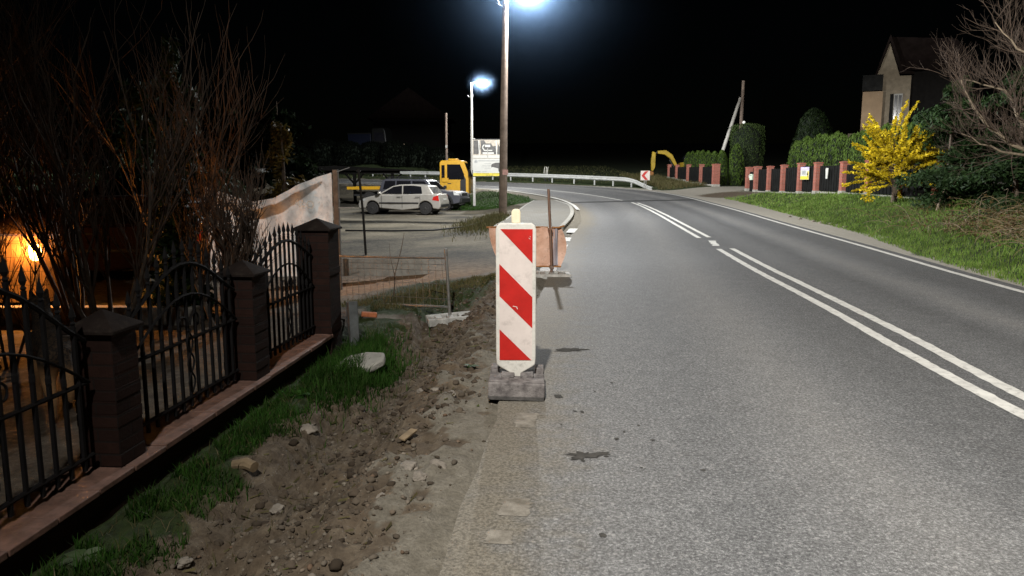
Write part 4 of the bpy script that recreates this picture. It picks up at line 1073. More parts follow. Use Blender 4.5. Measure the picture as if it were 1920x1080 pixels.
# bare tree at the right edge
def bare_tree(label, x, y, limbs, seed, m='palebark'):
    rng = random.Random(seed); t = thing('bare_tree', label, 'bare tree', (x, y, gz(x, y)))
    MB().path([(0,0,-.2),(.05,0,.6),(-.05,.05,1.2)], [.16,.14,.11], 10).build('trunk', MT['bark'], t, smooth=True)
    big = MB(); tw = MB()
    for (pts, r) in limbs:
        P = [Vector(p) for p in pts]; Q = [Vector((*q,)) for q in spl([tuple(p) for p in P], 4)]
        Q = [q + Vector((rng.uniform(-.04,.04), rng.uniform(-.04,.04), rng.uniform(-.04,.04))) for q in Q]
        big.path(Q, [r*(1 - .85*i/(len(Q)-1)) for i in range(len(Q))], 7, cap=False)
        for i in range(2, len(Q)):
            for k in range(rng.randint(2, 3)):
                dd = (Q[i] - Q[i-1]).normalized(); nd_ = (dd + Vector((rng.gauss(0,.5), rng.gauss(0,.5), rng.gauss(.25,.5)))).normalized()
                grow(tw, Q[i], nd_, rng.uniform(.5, 1.0), r*.35*(1 - .6*i/len(Q)), 2, rng, .15, .22, (3, 4), 4, .7, .7)
    big.build('limb', MT[m], t, smooth=True, angle=0, fixn=False); tw.build('twigs', MT['twig'], t, smooth=True, angle=0, fixn=False)
bare_tree('leafless tree with long pale branches reaching over the dark conifers', 14.2, 18.4, [
    ([(0,0,1.1),(-.9,-.2,1.25),(-2.0,-.3,1.55),(-3.0,-.2,2.3),(-3.4,-.1,3.2)], .085),
    ([(0,0,1.1),(-.8,.2,1.7),(-1.6,.4,2.3),(-2.0,.5,3.0),(-3.2,.4,3.3)], .075),
    ([(0,0,1.2),(-.5,-.4,2.2),(-.9,-.6,3.2),(-2.2,-.5,3.7),(-3.0,-.5,4.4)], .07),
    ([(0,0,1.2),(.1,.2,2.4),(-.3,.3,3.6),(-1.0,.3,4.9)], .085),
    ([(-1.4,-.3,1.35),(-2.6,-.5,1.5),(-3.6,-.6,1.9)], .045)], 4)
bare_tree('leafless dim tree between the house and the pale branches', 16.6, 22.5, [
    ([(0,0,1.1),(-.6,0,2.2),(-1.2,.1,3.3),(-1.7,.2,4.2)], .05), ([(0,0,1.2),(.2,.1,2.6),(.1,.2,4.4)], .06), ([(0,0,1.1),(-1.1,-.2,1.8),(-2.0,-.3,2.7)], .04), ([(0,0,1.2),(.8,0,2.3),(1.2,.1,3.6)], .05)], 9, 'bark')

# bramble heap
rng = random.Random(8); x, y = 10.5, 14.2
bh = thing('bramble_heap', 'heap of dry brown bramble stems at the right road verge', 'brambles', (x, y, gz(x, y)))
mb = MB(); mb2 = MB()
for k in range(620):
    p = Vector((rng.gauss(.5,.95), rng.gauss(.5,1.9), rng.uniform(0,.15))); p.z += .28 * max(0, p.x); a = rng.uniform(0, 6.28); d = Vector((math.cos(a)*.7, math.sin(a)*.7, rng.uniform(.4,1.2))).normalized(); pts = [p]; L_ = rng.uniform(.4, 1.1)
    for i in range(6):
        d = (d + Vector((rng.uniform(-.25,.25), rng.uniform(-.25,.25), -.22))).normalized(); pts.append(pts[-1] + d * L_ / 6)
    (mb if k % 4 else mb2).path(pts, [.005]*6 + [.002], 3, cap=False)
mb.build('stems', MT['bramble'], bh, fixn=False); mb2.build('pale_stems', MT['palebark'], bh, fixn=False)
V, F = leaves(4200, lambda g: (Vector((g.gauss(.6,.95), g.gauss(.5,1.9), abs(g.gauss(.28,.24)))), Vector((g.gauss(0,1), g.gauss(0,1), .6))), .06, rng)
np_mesh('dead_leaves', V, F, leafmat('dead_leaves', [(.09,.055,.025),(.14,.09,.04),(.06,.045,.02),(.05,.075,.02)], .2), bh)
xs_, ys_ = onground(1762, 395)
stk = MB().path([(-.1,-.2,0),(.12,.1,.25),(.42,.4,.62)], [.035,.03,.018], 7).build('leaning_branch', MT['palebark'], smooth=True); stk.location = (xs_-.1, ys_, gz(xs_, ys_)); tag(stk, 'cut pale branch leaning against the foot of the dark conifer', 'branch')
# edging stones at the grass edge of the right shoulder
for k, (px, py) in enumerate(((1525,416),(1538,419),(1556,421),(1570,424),(1584,427),(1500,411),(1480,407))):
    x, y = onground(px, py); rock('edging_stone', 'pale edging stone between the gravel shoulder and the right grass bank', 'stone', x, y, .15, .08, .035, 60 + k, 'rock', 'edging stones on the right shoulder', rz=1.2)

# ------------------------------------------------------------------ right-hand boundary fences
def board_fence(label, X, ys, tops, gaps, name='board_fence', wds=None, gate=None):
    t = thing(name, label, 'fence', (X, ys[0], 0))
    for i, y in enumerate(ys):
        x = X + (0); z0 = gz(x, y); wd_ = (wds or {}).get(i, .3); ht = tops[i]
        o = MB().box((0, 0, (ht + z0)/2 - .1), (wd_, wd_, ht - z0 + .2)).build('brick_pillar', MT['redbrick'], t); o.location = (x - X, y - ys[0], 0)
        s = wd_/2 + .03
        c = MB().add([(-s,-s,0),(s,-s,0),(s,s,0),(-s,s,0),(-s,-s,.05),(s,-s,.05),(s,s,.05),(-s,s,.05),(0,0,.09)], [(0,3,2,1),(0,1,5,4),(1,2,6,5),(2,3,7,6),(3,0,4,7),(4,5,8),(5,6,8),(6,7,8),(7,4,8)])
        c = c.build('cap', MT['redbrick'], o); c.location = (0, 0, ht)
        f_ = MB().box((0, 0, z0 + .04), (wd_ + .06, wd_ + .06, .22)).build('footing', MT['concrete'], o, bevel=.02)
    for i in range(len(ys) - 1):
        if i in gaps: continue
        y0, y1 = ys[i], ys[i+1]; dy = y1 - y0; sg = 1 if dy > 0 else -1
        mb = MB(); nb_ = max(4, int(abs(dy) / .16)); zb = max(gz(X, y0), gz(X, y1)) + .1; zt = min(tops[i], tops[i+1]) - .1
        for k in range(nb_):
            mb.box((.02 * (k % 2), y0 - ys[0] + sg*.2 + (dy - sg*.4) * (k + .5)/nb_, (zb + zt)/2 + R.uniform(-.01,.01)), (.02, abs(dy - sg*.4)/nb_ * .97, zt - zb))
        mb.build('board_panel', MT['blackpanel'], t)
        MB().box((.03, (y0+y1)/2 - ys[0], zb - .13), (.16, abs(dy) - .35, .2)).build('plinth', MT['concrete'], t, bevel=.01)
    return t
NF = [26.0, 28.5, 31, 33.4, 36.3, 38.4, 40.8, 43, 45.2, 46.8]
nt_ = [2.24, 2.26, 2.30, 2.30, 2.32, 2.33, 2.28, 2.24, 2.26, 2.24]
nf = board_fence('near brick-pillared fence with black boards and paper notices right of the driveway', 14.8, NF, nt_, {8}, wds={8: .36, 9: .36})
# garden gate between the last two pillars
MB().box((0, 46 - NF[0], 1.4), (.04, 1.15, 1.2)).build('gate_leaf', MT['blackpanel'], nf)
FF_ = [51.5, 55.4, 59.5, 63.6, 66.8]
board_fence('far brick-pillared fence with black boards left of the driveway', 14.0, FF_, [2.52, 2.56, 2.62, 2.66, 2.75], {}, wds={0: .44})
# notices
nb_ = thing('notice_board', 'yellow and violet printed notice board fixed on the black boards', 'notice', (14.62, 37.45, 1.86), rad(-72))
# local x runs along the board, it faces -y
MB().box((0, 0, 0), (.62, .02, .62)).build('board', MT['whiteprint'], nb_)
MB().box((0, -.0115, -.22), (.6, .003, .16)).box((.24,-.0115,-.05),(.1,.003,.3)).build('yellow_field', MT['yellowprint'], nb_)
MB().box((.0, -.0115, .235), (.6, .003, .14)).build('violet_header', MT['purple'], nb_)
MB().prism([(.16,-.09),(.25,-.09),(.245,.0),(.21,.08),(.175,.0)], -.0165, -.0135).build('dark_emblem', MT['blackprint'], nb_)
MB().box((-.06,-.0115,.03),(.26,.003,.2)).build('pale_picture', MT['greyprint'], nb_)
MB().box((-.03,-.0145,.235),(.4,.003,.05)).build('header_lettering', MT['whiteprint'], nb_)
pn = MB().prism([(-.06,-.26),(.05,-.26),(.07,-.05),(.09,.22),(-.02,.24),(-.09,.2),(-.07,-.05)], -.01, .01).build('paper_notice', MT['whiteprint']); pn.location = (14.65, 34.9, 1.86); pn.rotation_euler = (0, 0, rad(-72)); tag(pn, 'narrow white paper notice on the black boards nearer than the yellow notice', 'notice')
mbx = thing('letter_box', 'pale green letter box hanging on the narrow gate between two brick pillars', 'letter box', (14.7, 46.0, 1.55), rad(-70))
MB().box((0,0,.13),(.24,.14,.36)).build('box_body', mat('pale_green_enamel', (.5,.6,.47), .5, var=.08), mbx, bevel=.02)
MB().box((0,-.074,.22),(.18,.01,.03)).build('letter_slot', MT['blackplastic'], mbx)
sl = MB().box((0,0,0),(.1,.012,.2)).build('house_number_plate', MT['whiteprint']); sl.location = (14.73, 46.62, 1.72); sl.rotation_euler = (0,0,rad(-40)); tag(sl, 'small white plate on the gate pillar beside the letter box', 'plate')

# ------------------------------------------------------------------ guardrail
gr = thing('guardrail', 'long galvanised guardrail curving round the outside of the bend', 'guardrail', (0, 0, 0))
GP = [(9.75,51.9),(9.35,53.6),(8.6,55.3),(6.9,57.6),(4.6,60.0),(1.7,62.2),(-2.2,64.4),(-7,66.3),(-14,68.9),(-29,74),(-58,84)]
GD = spl(GP, 8)
prof_ = [(0,-.155),(.035,-.12),(.075,-.09),(.075,-.05),(.03,-.02),(.03,.02),(.075,.05),(.075,.09),(.035,.12),(0,.155)]
T = np.gradient(GD, axis=0); T /= np.linalg.norm(T, axis=1)[:, None]; Nn = np.stack([-T[:, 1], T[:, 0]], -1)
if Nn[10] @ (np.array([0, 40]) - GD[10]) < 0: Nn = -Nn
s_ = np.concatenate([[0], np.cumsum(np.linalg.norm(np.diff(GD, axis=0), axis=1))])
def gh_(s): return .08 + .50 * float(sst(0, 4.2, s))
vs = []; fs = []
for i, p in enumerate(GD):
    z = float(zr(p[1])) + gh_(s_[i]) - .02
    for o_, h_ in prof_: vs.append((p[0] + Nn[i,0]*o_, p[1] + Nn[i,1]*o_, z + h_))
q = len(prof_)
for i in range(len(GD) - 1):
    for j in range(q - 1): fs.append((i*q+j, i*q+j+1, (i+1)*q+j+1, (i+1)*q+j))
ro = MB().add(vs, fs).build('rail', MT['railzinc'], gr, fixn=False)
so = ro.modifiers.new('thick', 'SOLIDIFY'); so.thickness = .006
d_ = 3.2
while d_ < 75:
    i = int(np.searchsorted(s_, d_)); p = GD[i] - Nn[i] * .06; z0 = float(zr(p[1]))
    MB().box((p[0], p[1], z0 + gh_(s_[i])/2 - .15), (.1, .07, gh_(s_[i]) + .42), rz=math.atan2(T[i,1], T[i,0])).build('post', MT['railzinc'], gr)
    d_ += 2.0 if d_ < 40 else 4

# chevron sign
cs = thing('chevron_sign', 'square red and white chevron sign pointing left at the guardrail end', 'road sign', (9.35, 52.6, .86), rad(-4))
MB().box((0,0,.93),(.64,.03,.66)).build('sign_plate', MT['signwhite'], cs, bevel=.008)
MB().prism([(.2,1.23),(-.02,1.23),(-.27,.93),(-.02,.63),(.2,.63),(-.05,.93)], -.021, -.017).build('red_chevron', MT['signred'], cs)
for sx in (-.06, .07): MB().tube((sx,.03,-.2),(sx,.03,.62),.025,n=10).build('post', MT['steel'], cs, smooth=True)
# road barrier piece behind the guardrail
rbx = thing('road_barrier', 'small red and white barrier with white sticks behind the guardrail', 'barrier', (2.9, 62.9, 1.25))
MB().box((0,0,.5),(.6,.08,.24)).build('board', MT['signwhite'], rbx)
MB().prism([(-.02,.38),(.2,.38),(.3,.62),(.08,.62)], -.046, -.042).build('red_stripe', MT['signred'], rbx)
for x, ln in ((-.22,.2),(-.05,.14),(.06,.18)): MB().path([(x,0,.6),(x+.03,0,1.1),(x+ln*.4,0,1.3)], .022, 6).build('stick', MT['whiteplastic'], rbx)
MB().box((-.1,0,.19),(.12,.1,.42)).build('leg', MT['blackplastic'], rbx); MB().box((.22,0,.19),(.12,.1,.42)).build('leg', MT['blackplastic'], rbx)

# ------------------------------------------------------------------ street lamps
def luminaire(parent, x, y, z, rz=0):
    """flat LED street light head"""
    h = MB().prism([(-.34,-.02),(-.26,-.13),(.2,-.15),(.33,-.09),(.36,0),(.33,.09),(.2,.15),(-.26,.13),(-.34,.02)], 0, .075, 'z').build('lamp_head', MT['greyplastic'], parent, bevel=.02)
    h.location = (x, y, z); h.rotation_euler = (0, rad(-6), rz)
    MB().box((.08, 0, -.004), (.42, .2, .01)).build('lit_panel', MT['lampglass'], h)
    return h
sl1 = thing('street_lamp', 'tall tarred wooden pole carrying a bright street lamp beside the pavement', 'street lamp', (-.36, 29, gz(-.36, 29)))
zb = sl1.location.z
MB().path([(0,0,-.3),(.05,0,4),(.13,0,8.9)], [.165,.14,.095], 16).build('pole', MT['pole'], sl1, smooth=True)
MB().path([(.13,-.11,7.7),(.2,-.16,8.0),(.22,-.16,8.15),(.62,-.13,8.28)], .028, 10).build('arm', MT['steel'], sl1, smooth=True)
MB().path([(.06,-.1,7.75),(-.12,-.12,7.85),(-.22,-.12,8.2)], .014, 8).path([(-.09,-.12,7.83),(-.24,-.12,7.92)], .012, 8).build('cable_hook', MT['steel'], sl1, smooth=True)
luminaire(sl1, .98, -.13, 8.34)
MB().box((.1,-.148,1.68),(.21,.012,.2)).build('pink_notice', MT['pinkpaper'], sl1)
sl2 = thing('street_lamp', 'distant lit street lamp on a pale pole rising behind the billboard', 'street lamp', (-2.8, 52.6, gz(-2.8, 52.6)))
MB().path([(0,0,-.3),(0,0,4),(0,0,7.3)], [.11,.09,.065], 12).build('pole', MT['poleconc'], sl2, smooth=True)
MB().path([(0,0,7.1),(.15,-.02,7.32),(.5,-.05,7.4)], .025, 8).build('arm', MT['steel'], sl2, smooth=True)
MB().path([(0,-.05,6.4),(-.2,-.05,6.35),(-.25,-.05,6.5)], .02, 6).build('cable_hook', MT['steel'], sl2)
luminaire(sl2, .75, -.05, 7.38)
# plain pole behind the truck
up = thing('utility_pole', 'plain pale utility pole behind the yellow truck cab', 'utility pole', (-4.6, 53, gz(-4.6, 53)))
MB().path([(0,0,-.3),(0,0,5.6)], [.09,.07], 10).build('pole', MT['pole'], up, smooth=True)
MB().box((0,-.1,3.3),(.14,.12,.2)).build('junction_box', MT['greyplastic'], up)
# braced pole by the hedge
ap = thing('braced_utility_pole', 'dim wooden utility pole propped by a slanted strut behind the hedge', 'utility pole', (19.6, 65, 1.2))
MB().path([(0,0,-.2),(.05,0,4.5),(.1,0,8.6)], [.17,.15,.12], 10).build('pole', MT['pole'], ap, smooth=True)
MB().path([(-2.3,0,-.2),(-.8,0,4.8),(-.1,0,7.2)], [.15,.14,.12], 10).build('strut', MT['poleconc'], ap, smooth=True)
MB().lathe([(.02,0),(.12,.05),(.12,.2),(.02,.26)], 10, (.25,-.15,5.0)).build('lamp_globe', MT['smalllit'], ap, smooth=True)

# ------------------------------------------------------------------ billboard
bb = thing('billboard', 'two-panel advertising billboard with a yellow strip beside the lamp pole', 'billboard', (-1.42, 44, gz(-1.42, 44)))
bz = 0.0 - bb.location.z
def zz(v): return v + bz
for x in (-.80, .82): MB().box((x, .08, zz(1.95)), (.14, .12, 3.9)).build('post', MT['steel'], bb)
MB().box((0,0,zz(3.29)),(1.74,.04,1.08)).build('upper_panel', MT['beigeprint'], bb)
MB().box((0,0,zz(2.24)),(1.74,.04,1.0)).build('lower_panel', MT['whiteprint'], bb)
MB().box((0,.03,zz(2.765)),(1.76,.05,.06)).box((0,.03,zz(3.855)),(1.76,.05,.05)).box((0,.03,zz(1.72)),(1.76,.05,.05)).build('frame', MT['blackplastic'], bb)
up_ = bb.children[2]
pic = MB()
pic.prism([(-.83,zz(3.0)),(-.55,zz(3.0)),(-.42,zz(3.3)),(-.5,zz(3.8)),(-.83,zz(3.8))], -.026, -.0225)
pic.prism([(-.38,zz(3.0)),(.5,zz(3.0)),(.52,zz(3.5)),(.3,zz(3.45)),(.2,zz(3.62)),(-.1,zz(3.62)),(-.2,zz(3.8)),(-.42,zz(3.8))], -.026, -.0225)
pic.prism([(.55,zz(3.0)),(.8,zz(3.0)),(.72,zz(3.4)),(.6,zz(3.6))], -.026, -.0225)
pic.build('dark_picture', MT['darkprint'], bb)
pw = MB()
pw.prism([(-.5,zz(2.8)),(-.44,zz(2.8)),(-.5,zz(3.8)),(-.55,zz(3.8))], -.030, -.0275); pw.prism([(.5,zz(2.8)),(.56,zz(2.8)),(.52,zz(3.8)),(.47,zz(3.8))], -.030, -.0275)
pw.box((0,-.0288,zz(3.08)),(.02,.0025,.55)).box((.03,-.0288,zz(3.06)),(.66,.0025,.11)).box((.02,-.0288,zz(3.22)),(.5,.0025,.06)).box((.0,-.0288,zz(3.48)),(.3,.0025,.13)).box((0,-.0288,zz(2.86)),(1.7,.0025,.16))
arc = [(-.18 + .14*math.cos(a), zz(3.4) + .16*math.sin(a)) for a in np.linspace(1.6, 4.6, 9)] + [(-.18 + .08*math.cos(a), zz(3.4) + .10*math.sin(a)) for a in np.linspace(4.6, 1.6, 9)]
pw.prism(arc, -.030, -.0275)
pw.build('white_picture', MT['whiteprint'], bb)
MB().box((0,-.0235,zz(1.83)),(1.72,.003,.17)).build('yellow_strip', MT['yellowprint'], bb)
gp_ = MB()
gp_.prism([(-.78,zz(2.5)),(-.6,zz(2.5)),(-.6,zz(2.6)),(-.69,zz(2.7)),(-.78,zz(2.6))], -.025, -.0225)
for z, x0, x1 in ((2.46,-.2,.2),(2.36,-.32,.18),(2.27,-.4,.18),(2.17,-.2,.2)): gp_.box(((x0+x1)/2,-.0238,zz(z)),(x1-x0,.0025,.02))
gp_.box((-.15,-.0238,zz(2.62)),(.9,.0025,.05)).box((.55,-.0238,zz(2.62)),(.5,.0025,.05)).box((-.6,-.0238,zz(1.99)),(.35,.0025,.03)).box((-.2,-.0238,zz(1.99)),(.25,.0025,.03))
gp_.build('grey_print', MT['greyprint'], bb)
MB().prism([(.2,zz(2.35)),(.24,zz(2.44)),(.42,zz(2.5)),(.62,zz(2.52)),(.84,zz(2.48)),(.84,zz(2.1)),(.72,zz(2.1)),(.68,zz(1.98)),(.63,zz(2.0)),(.62,zz(2.18)),(.28,zz(2.27)),(.22,zz(2.22))], -.026, -.0225).build('dark_picture', MT['darkprint'], bb)
def text(body, size, m, parent, loc, rot=(rad(90), 0, 0), name='lettering', align='CENTER', sx=1):
    cu = bpy.data.curves.new(name, 'FONT'); cu.body = body; cu.size = size; cu.align_x = align; cu.extrude = .0006
    to = bpy.data.objects.new(name, cu); COL.objects.link(to)
    dg = bpy.context.evaluated_depsgraph_get(); me = bpy.data.meshes.new_from_object(to.evaluated_get(dg))
    bpy.data.objects.remove(to); me.materials.clear(); me.materials.append(m)
    o = link(bpy.data.objects.new(name, me), parent); o.location = loc; o.rotation_euler = rot; o.scale = (sx, 1, 1)
    return o
text('USŁUGI  KOPARKĄ  -  TRANSPORT', .095, MT['blackprint'], bb, (0.02,-.026,zz(1.845)), sx=1.0)
text('500 500 500', .085, MT['blackprint'], bb, (.1,-.026,zz(1.762)), sx=1.05)

# ------------------------------------------------------------------ banner and posts by the gate
bn = thing('banner', 'sagging dirty white tarpaulin banner tied to a timber post behind the gate pillar', 'banner', (0, 12.0, 0))
def btop(xp): return np.interp(xp, [-4.95,-4.5,-4.15,-3.8,-3.45,-3.15,-2.89], [1.50,1.36,1.27,1.33,1.52,1.65,1.73])
bm_ = MB(); NX, NZ = 44, 22; vs = []
for j in range(NZ + 1):
    for i in range(NX + 1):
        x = -4.95 + 2.06 * i / NX; c = j / NZ; t0 = float(btop(x)); z = t0 + (.06 - t0) * c
        yy = .10*math.sin(i*.33 + c*2)*(.4 + c*.6)*.6 + .035*math.sin(i*.9 - c*5) + .07*math.sin(c*8.5 + (x+2.9)*2.2)*math.exp(-c*3)
        rdx = (x + 2.89); rdz = (z - 1.73); yy += .055*math.sin(math.atan2(rdz, rdx)*24 + .6*math.sin(x*7))*math.exp(-(rdx*rdx+rdz*rdz)*.9)
        yy *= min(1, (-2.89 - x) * 5 + .05)
        vs.append((x, yy, z))
fs = [(j*(NX+1)+i, j*(NX+1)+i+1, (j+1)*(NX+1)+i+1, (j+1)*(NX+1)+i) for j in range(NZ) for i in range(NX)]
cloth = bm_.add(vs, fs).build('cloth', MT['banner'], bn, smooth=True, angle=0, fixn=False)
fl = MB(); vs = []
for j in range(5):
    for i in range(NX + 1):
        x = -4.75 + 1.75 * i / NX; c = j / 4; t0 = float(btop(x)); wd_ = .20 * math.sin(math.pi * i / NX) ** .6 + .004
        vs.append((x, .13 + .03*math.sin(c*3.1) + .02*math.sin(i*.5), t0 - .05 - wd_ * c))
fl.add(vs, [(j*(NX+1)+i, j*(NX+1)+i+1, (j+1)*(NX+1)+i+1, (j+1)*(NX+1)+i) for j in range(4) for i in range(NX)])
fl.build('folded_hem', mat('grey_tarpaulin_back', (.05,.055,.06), .6, var=.2), cloth, smooth=True, angle=0, fixn=False)
text('ALO', .17, MT['bannerprint'], cloth, (-3.31, -.16, 1.18), (rad(90), rad(8), 0))
MB().box((0,0,.7),(.085,.085,2.15)).build('timber_post', MT['woodpost'], bn, bevel=.008).location = (-2.83, .03, 0)
tie = MB()
tie.tube((-2.8,-.02,1.74),(-2.62,.1,1.81),.006,n=5).tube((-2.79,-.02,1.17),(-2.55,.05,1.17),.007,n=5).tube((-2.75,-.02,.62),(-2.6,.05,.62),.006,n=5)
tie.build('tie_rod', MT['railzinc'], bn)
tp = MB().path([(0,0,-.2),(-.04,.0,.9),(-.12,.0,1.95)], .028, 8).box((-.12,0,1.9),(.1,.03,.03)).build('steel_post', MT['darkpost'], smooth=True); tp.location = (-3.42, 17.3, -.1)
tag(tp, 'thin dark leaning steel post in the yard in front of the silver car', 'post')
hs = MB().path([(-5.5,24.5,gz(-5.5,24.5)+.03),(-4,24.3,gz(-4,24.3)+.03),(-2.6,24.6,gz(-2.6,24.6)+.03),(-1.6,25.6,gz(-1.6,25.6)+.03),(-1.0,26.5,gz(-1,26.5)+.03)], .028, 8).build('dark_yard_strip', MT['blackplastic'], smooth=True)  # thin black tube drawn as a dark line across the yard
tag(hs, 'long thin dark strip across the yard in front of the parked cars', 'pipe')

# ------------------------------------------------------------------ vehicles
def arch(cx, cz, r, n=9, rev=False):
    a = [(cx + r*math.cos(t), max(cz + r*math.sin(t), 0)) for t in np.linspace(0, math.pi, n)]
    return a[::-1] if rev else a
def wheel(parent, x, y, r, w_, rimm, side, spokes=8):
    t = MB().lathe([(r*.62,-w_/2),(r*.93,-w_/2),(r,-w_/2+.03),(r,w_/2-.03),(r*.93,w_/2),(r*.62,w_/2)], 28, axis='y').build('wheel', MT['tyre'], parent, smooth=True)
    t.location = (x, y, r)
    m = MB().lathe([(r*.60,-.02),(r*.63,.0),(r*.63,.05),(r*.55,.06),(r*.52,.02)], 28, axis='y')
    for k in range(spokes):
        a = 2*math.pi*k/spokes
        m.box((r*.3*math.cos(a), .045, r*.3*math.sin(a)), (r*.58, .03, r*.15), ry=-a)
    m.lathe([(r*.2,.03),(r*.2,.065),(r*.12,.075)], 14, axis='y')
    o = m.build('rim', MT[rimm], t); o.location = (0, side*(w_/2 - .055), 0)
    if side < 0: o.rotation_euler = (0, 0, math.pi)
    d = MB().lathe([(r*.6,0),(r*.6,.01)], 24, axis='y').build('brake_disc', MT['blackplastic'], t); d.location = (0, side*(w_/2 - .09), 0)
def car(name, label, loc, rz, paint, L_, Wd, low, green, wx, wr, wins, rim='steelrim', extras=None, trim='blackplastic', tumble=.16):
    c = thing(name, label, 'car', loc, rz); hw = Wd/2
    zmaxg = max(p[1] for p in green); zb = min(p[1] for p in green)
    def bend(x, y, z):
        k = 1 - .11 * max(0, (abs(x) - L_*.30) / (L_*.2)) ** 2 - .05 * max(0, (.5 - z)/.5)
        return (x, y * k, z)
    mb = MB(); mb.prism(low, -hw, hw, 'y', bend); mb.build('body', MT[paint], c, bevel=.045, seg=3)
    def gb(x, y, z):
        t = (z - zb) / (zmaxg - zb); k = (1 - tumble * t) * (.955)
        k *= 1 - .09 * max(0, (abs(x) - L_*.30) / (L_*.2)) ** 2
        return (x, y*k, z)
    g = MB(); g.prism(green, -hw, hw, 'y', gb); cab = g.build('cabin', MT[paint], c, bevel=.035, seg=3)
    for poly in wins:
        for s in (-1, 1):
            w_ = MB(); vs = []
            for (x, z) in poly:
                q = gb(x, s*hw, z); vs.append((x, q[1] + s*.007, z))
            w_.add(vs, [tuple(range(len(vs)))]); w_.build('side_window', MT['carglass'], cab)
    # windscreen and rear window
    def screen(p, q, nm):
        (x0, z0), (x1, z1) = p, q; nx_ = (z1 - z0); nz = -(x1 - x0); l = math.hypot(nx_, nz); nx_ /= l; nz /= l
        if nx_ * x0 < 0: nx_, nz = -nx_, -nz
        def pt(t, s): x = x0 + (x1-x0)*t; z = z0 + (z1-z0)*t; y_ = gb(x, hw, z)[1] - .09; return (x + nx_*.008, s*y_, z + nz*.008)
        MB().add([pt(.1,-1), pt(.1,1), pt(.9,1), pt(.9,-1)], [(0,1,2,3)]).build(nm, MT['carglass'], cab)
    screen(green[0], green[1], 'windscreen'); screen(green[-1], green[-2], 'rear_window')
    for x in wx:
        for s in (-1, 1):
            wheel(c, x, s*(hw - .13), wr, .21, rim, s)
        MB().box((x, 0, wr+.1), (wr*2.1, Wd - .5, wr*1.7)).build('wheel_well', MT['blackplastic'], c)
    MB().box((0,0,.26),(L_*.8, Wd-.35, .12)).build('underbody', MT['blackplastic'], c)
    if extras: extras(c, bend, hw)
    return c
def hatch_low():
    p = [(-2.02,.26),(-2.1,.42),(-2.1,.62),(-2.04,.8),(-1.98,.98),(-1.2,1.0),(0,.96),(1.0,.93),(1.35,.88),(1.75,.78),(1.98,.66),(2.08,.5),(2.08,.34),(2.0,.24)]
    p += [(x, z) for x, z in arch(1.32, .3, .36)] + [(-.2,.2)] + [(x, z) for x, z in arch(-1.37, .3, .36)]
    return p
hatch_green = [(1.12,.92),(.32,1.36),(-.05,1.44),(-.7,1.455),(-1.3,1.40),(-1.5,1.36),(-1.78,.985)]
hatch_wins = [[(.86,.99),(.24,1.33),(-.18,1.385),(-.2,.99)], [(-.27,.99),(-.25,1.385),(-.75,1.39),(-1.15,1.34),(-1.22,1.0)]]
def hatch_extra(c, bend, hw):
    for s in (-1, 1):
        y = s*(hw + .012)
        MB().box((-.05, y, .56), (2.0, .03, .06)).build('side_moulding', MT['blackplastic'], c, bevel=.01)
        for x in (-.05, -.98): MB().box((x, y, .84), (.2, .03, .03)).build('door_handle', MT['blackplastic'], c, bevel=.008)
        MB().prism([(.82,.98),(.98,.98),(.96,1.1),(.86,1.1)], s*(hw-.02), s*(hw+.14)).build('mirror', MT['silverpaint'] if c['label'].startswith('silver') else MT['winepaint'], c, bevel=.02)
        for x in (-.22, .83, -1.12): MB().box((x, s*(hw - .0005), .62), (.012, .012, .58)).build('door_gap', MT['blackplastic'], c)
        a = [bend(x, s*(hw + .004), z) for x, z in ((-2.05,.66),(-1.72,.70),(-1.78,.86),(-2.0,.93))]; b_ = [(x, y_*.93, z) for x, y_, z in a]
        MB().add(a + b_, [(0,1,2,3),(4,7,6,5),(0,4,5,1),(1,5,6,2),(2,6,7,3),(3,7,4,0)]).build('tail_light', MT['taillight'], c)
        a = [bend(x, s*(hw - .0), z) for x, z in ((2.04,.62),(1.72,.66),(1.62,.76),(1.85,.73))]; b_ = [(x + .02, y_*.7, z) for x, y_, z in a]
        MB().add(a + b_, [(0,1,2,3),(4,7,6,5),(0,4,5,1),(1,5,6,2),(2,6,7,3),(3,7,4,0)]).build('headlight', MT['headlight'], c)
    MB().box((-2.10,0,.42),(.05,1.3,.14)).build('bumper_strip', MT['blackplastic'], c, bevel=.01)
    MB().box((-2.115,0,.72),(.015,.5,.11)).build('number_plate', MT['whiteprint'], c)
car('parked_car', 'silver hatchback parked in the yard with its rear towards the road', (-5.35, 36.9, -.12), math.pi - rad(11), 'silverpaint', 4.2, 1.76, hatch_low(), hatch_green, (1.32, -1.37), .3, hatch_wins, extras=hatch_extra)
car('parked_car', 'dark wine red car parked behind the bare shrubs in the garden', (-7.0, 13.0, -.10), math.pi + rad(4), 'winepaint', 4.2, 1.76, hatch_low(), hatch_green, (1.32, -1.37), .3, hatch_wins, extras=hatch_extra)
suv_low = [(-2.3,.5),(-2.36,.7),(-2.34,1.08),(-2.25,1.14),(.75,1.13),(1.3,1.12),(1.95,1.06),(2.22,1.0),(2.34,.9),(2.38,.62),(2.3,.46)] + arch(1.45,.38,.47) + [(0,.38)] + arch(-1.35,.38,.47)
suv_green = [(1.02,1.11),(.42,1.66),(.15,1.72),(-1.9,1.74),(-2.12,1.68),(-2.32,1.12)]
suv_wins = [[(.72,1.2),(.32,1.60),(-.35,1.62),(-.35,1.2)], [(-.45,1.2),(-.45,1.62),(-1.25,1.63),(-1.25,1.2)], [(-1.35,1.2),(-1.35,1.63),(-1.95,1.62),(-2.05,1.2)]]
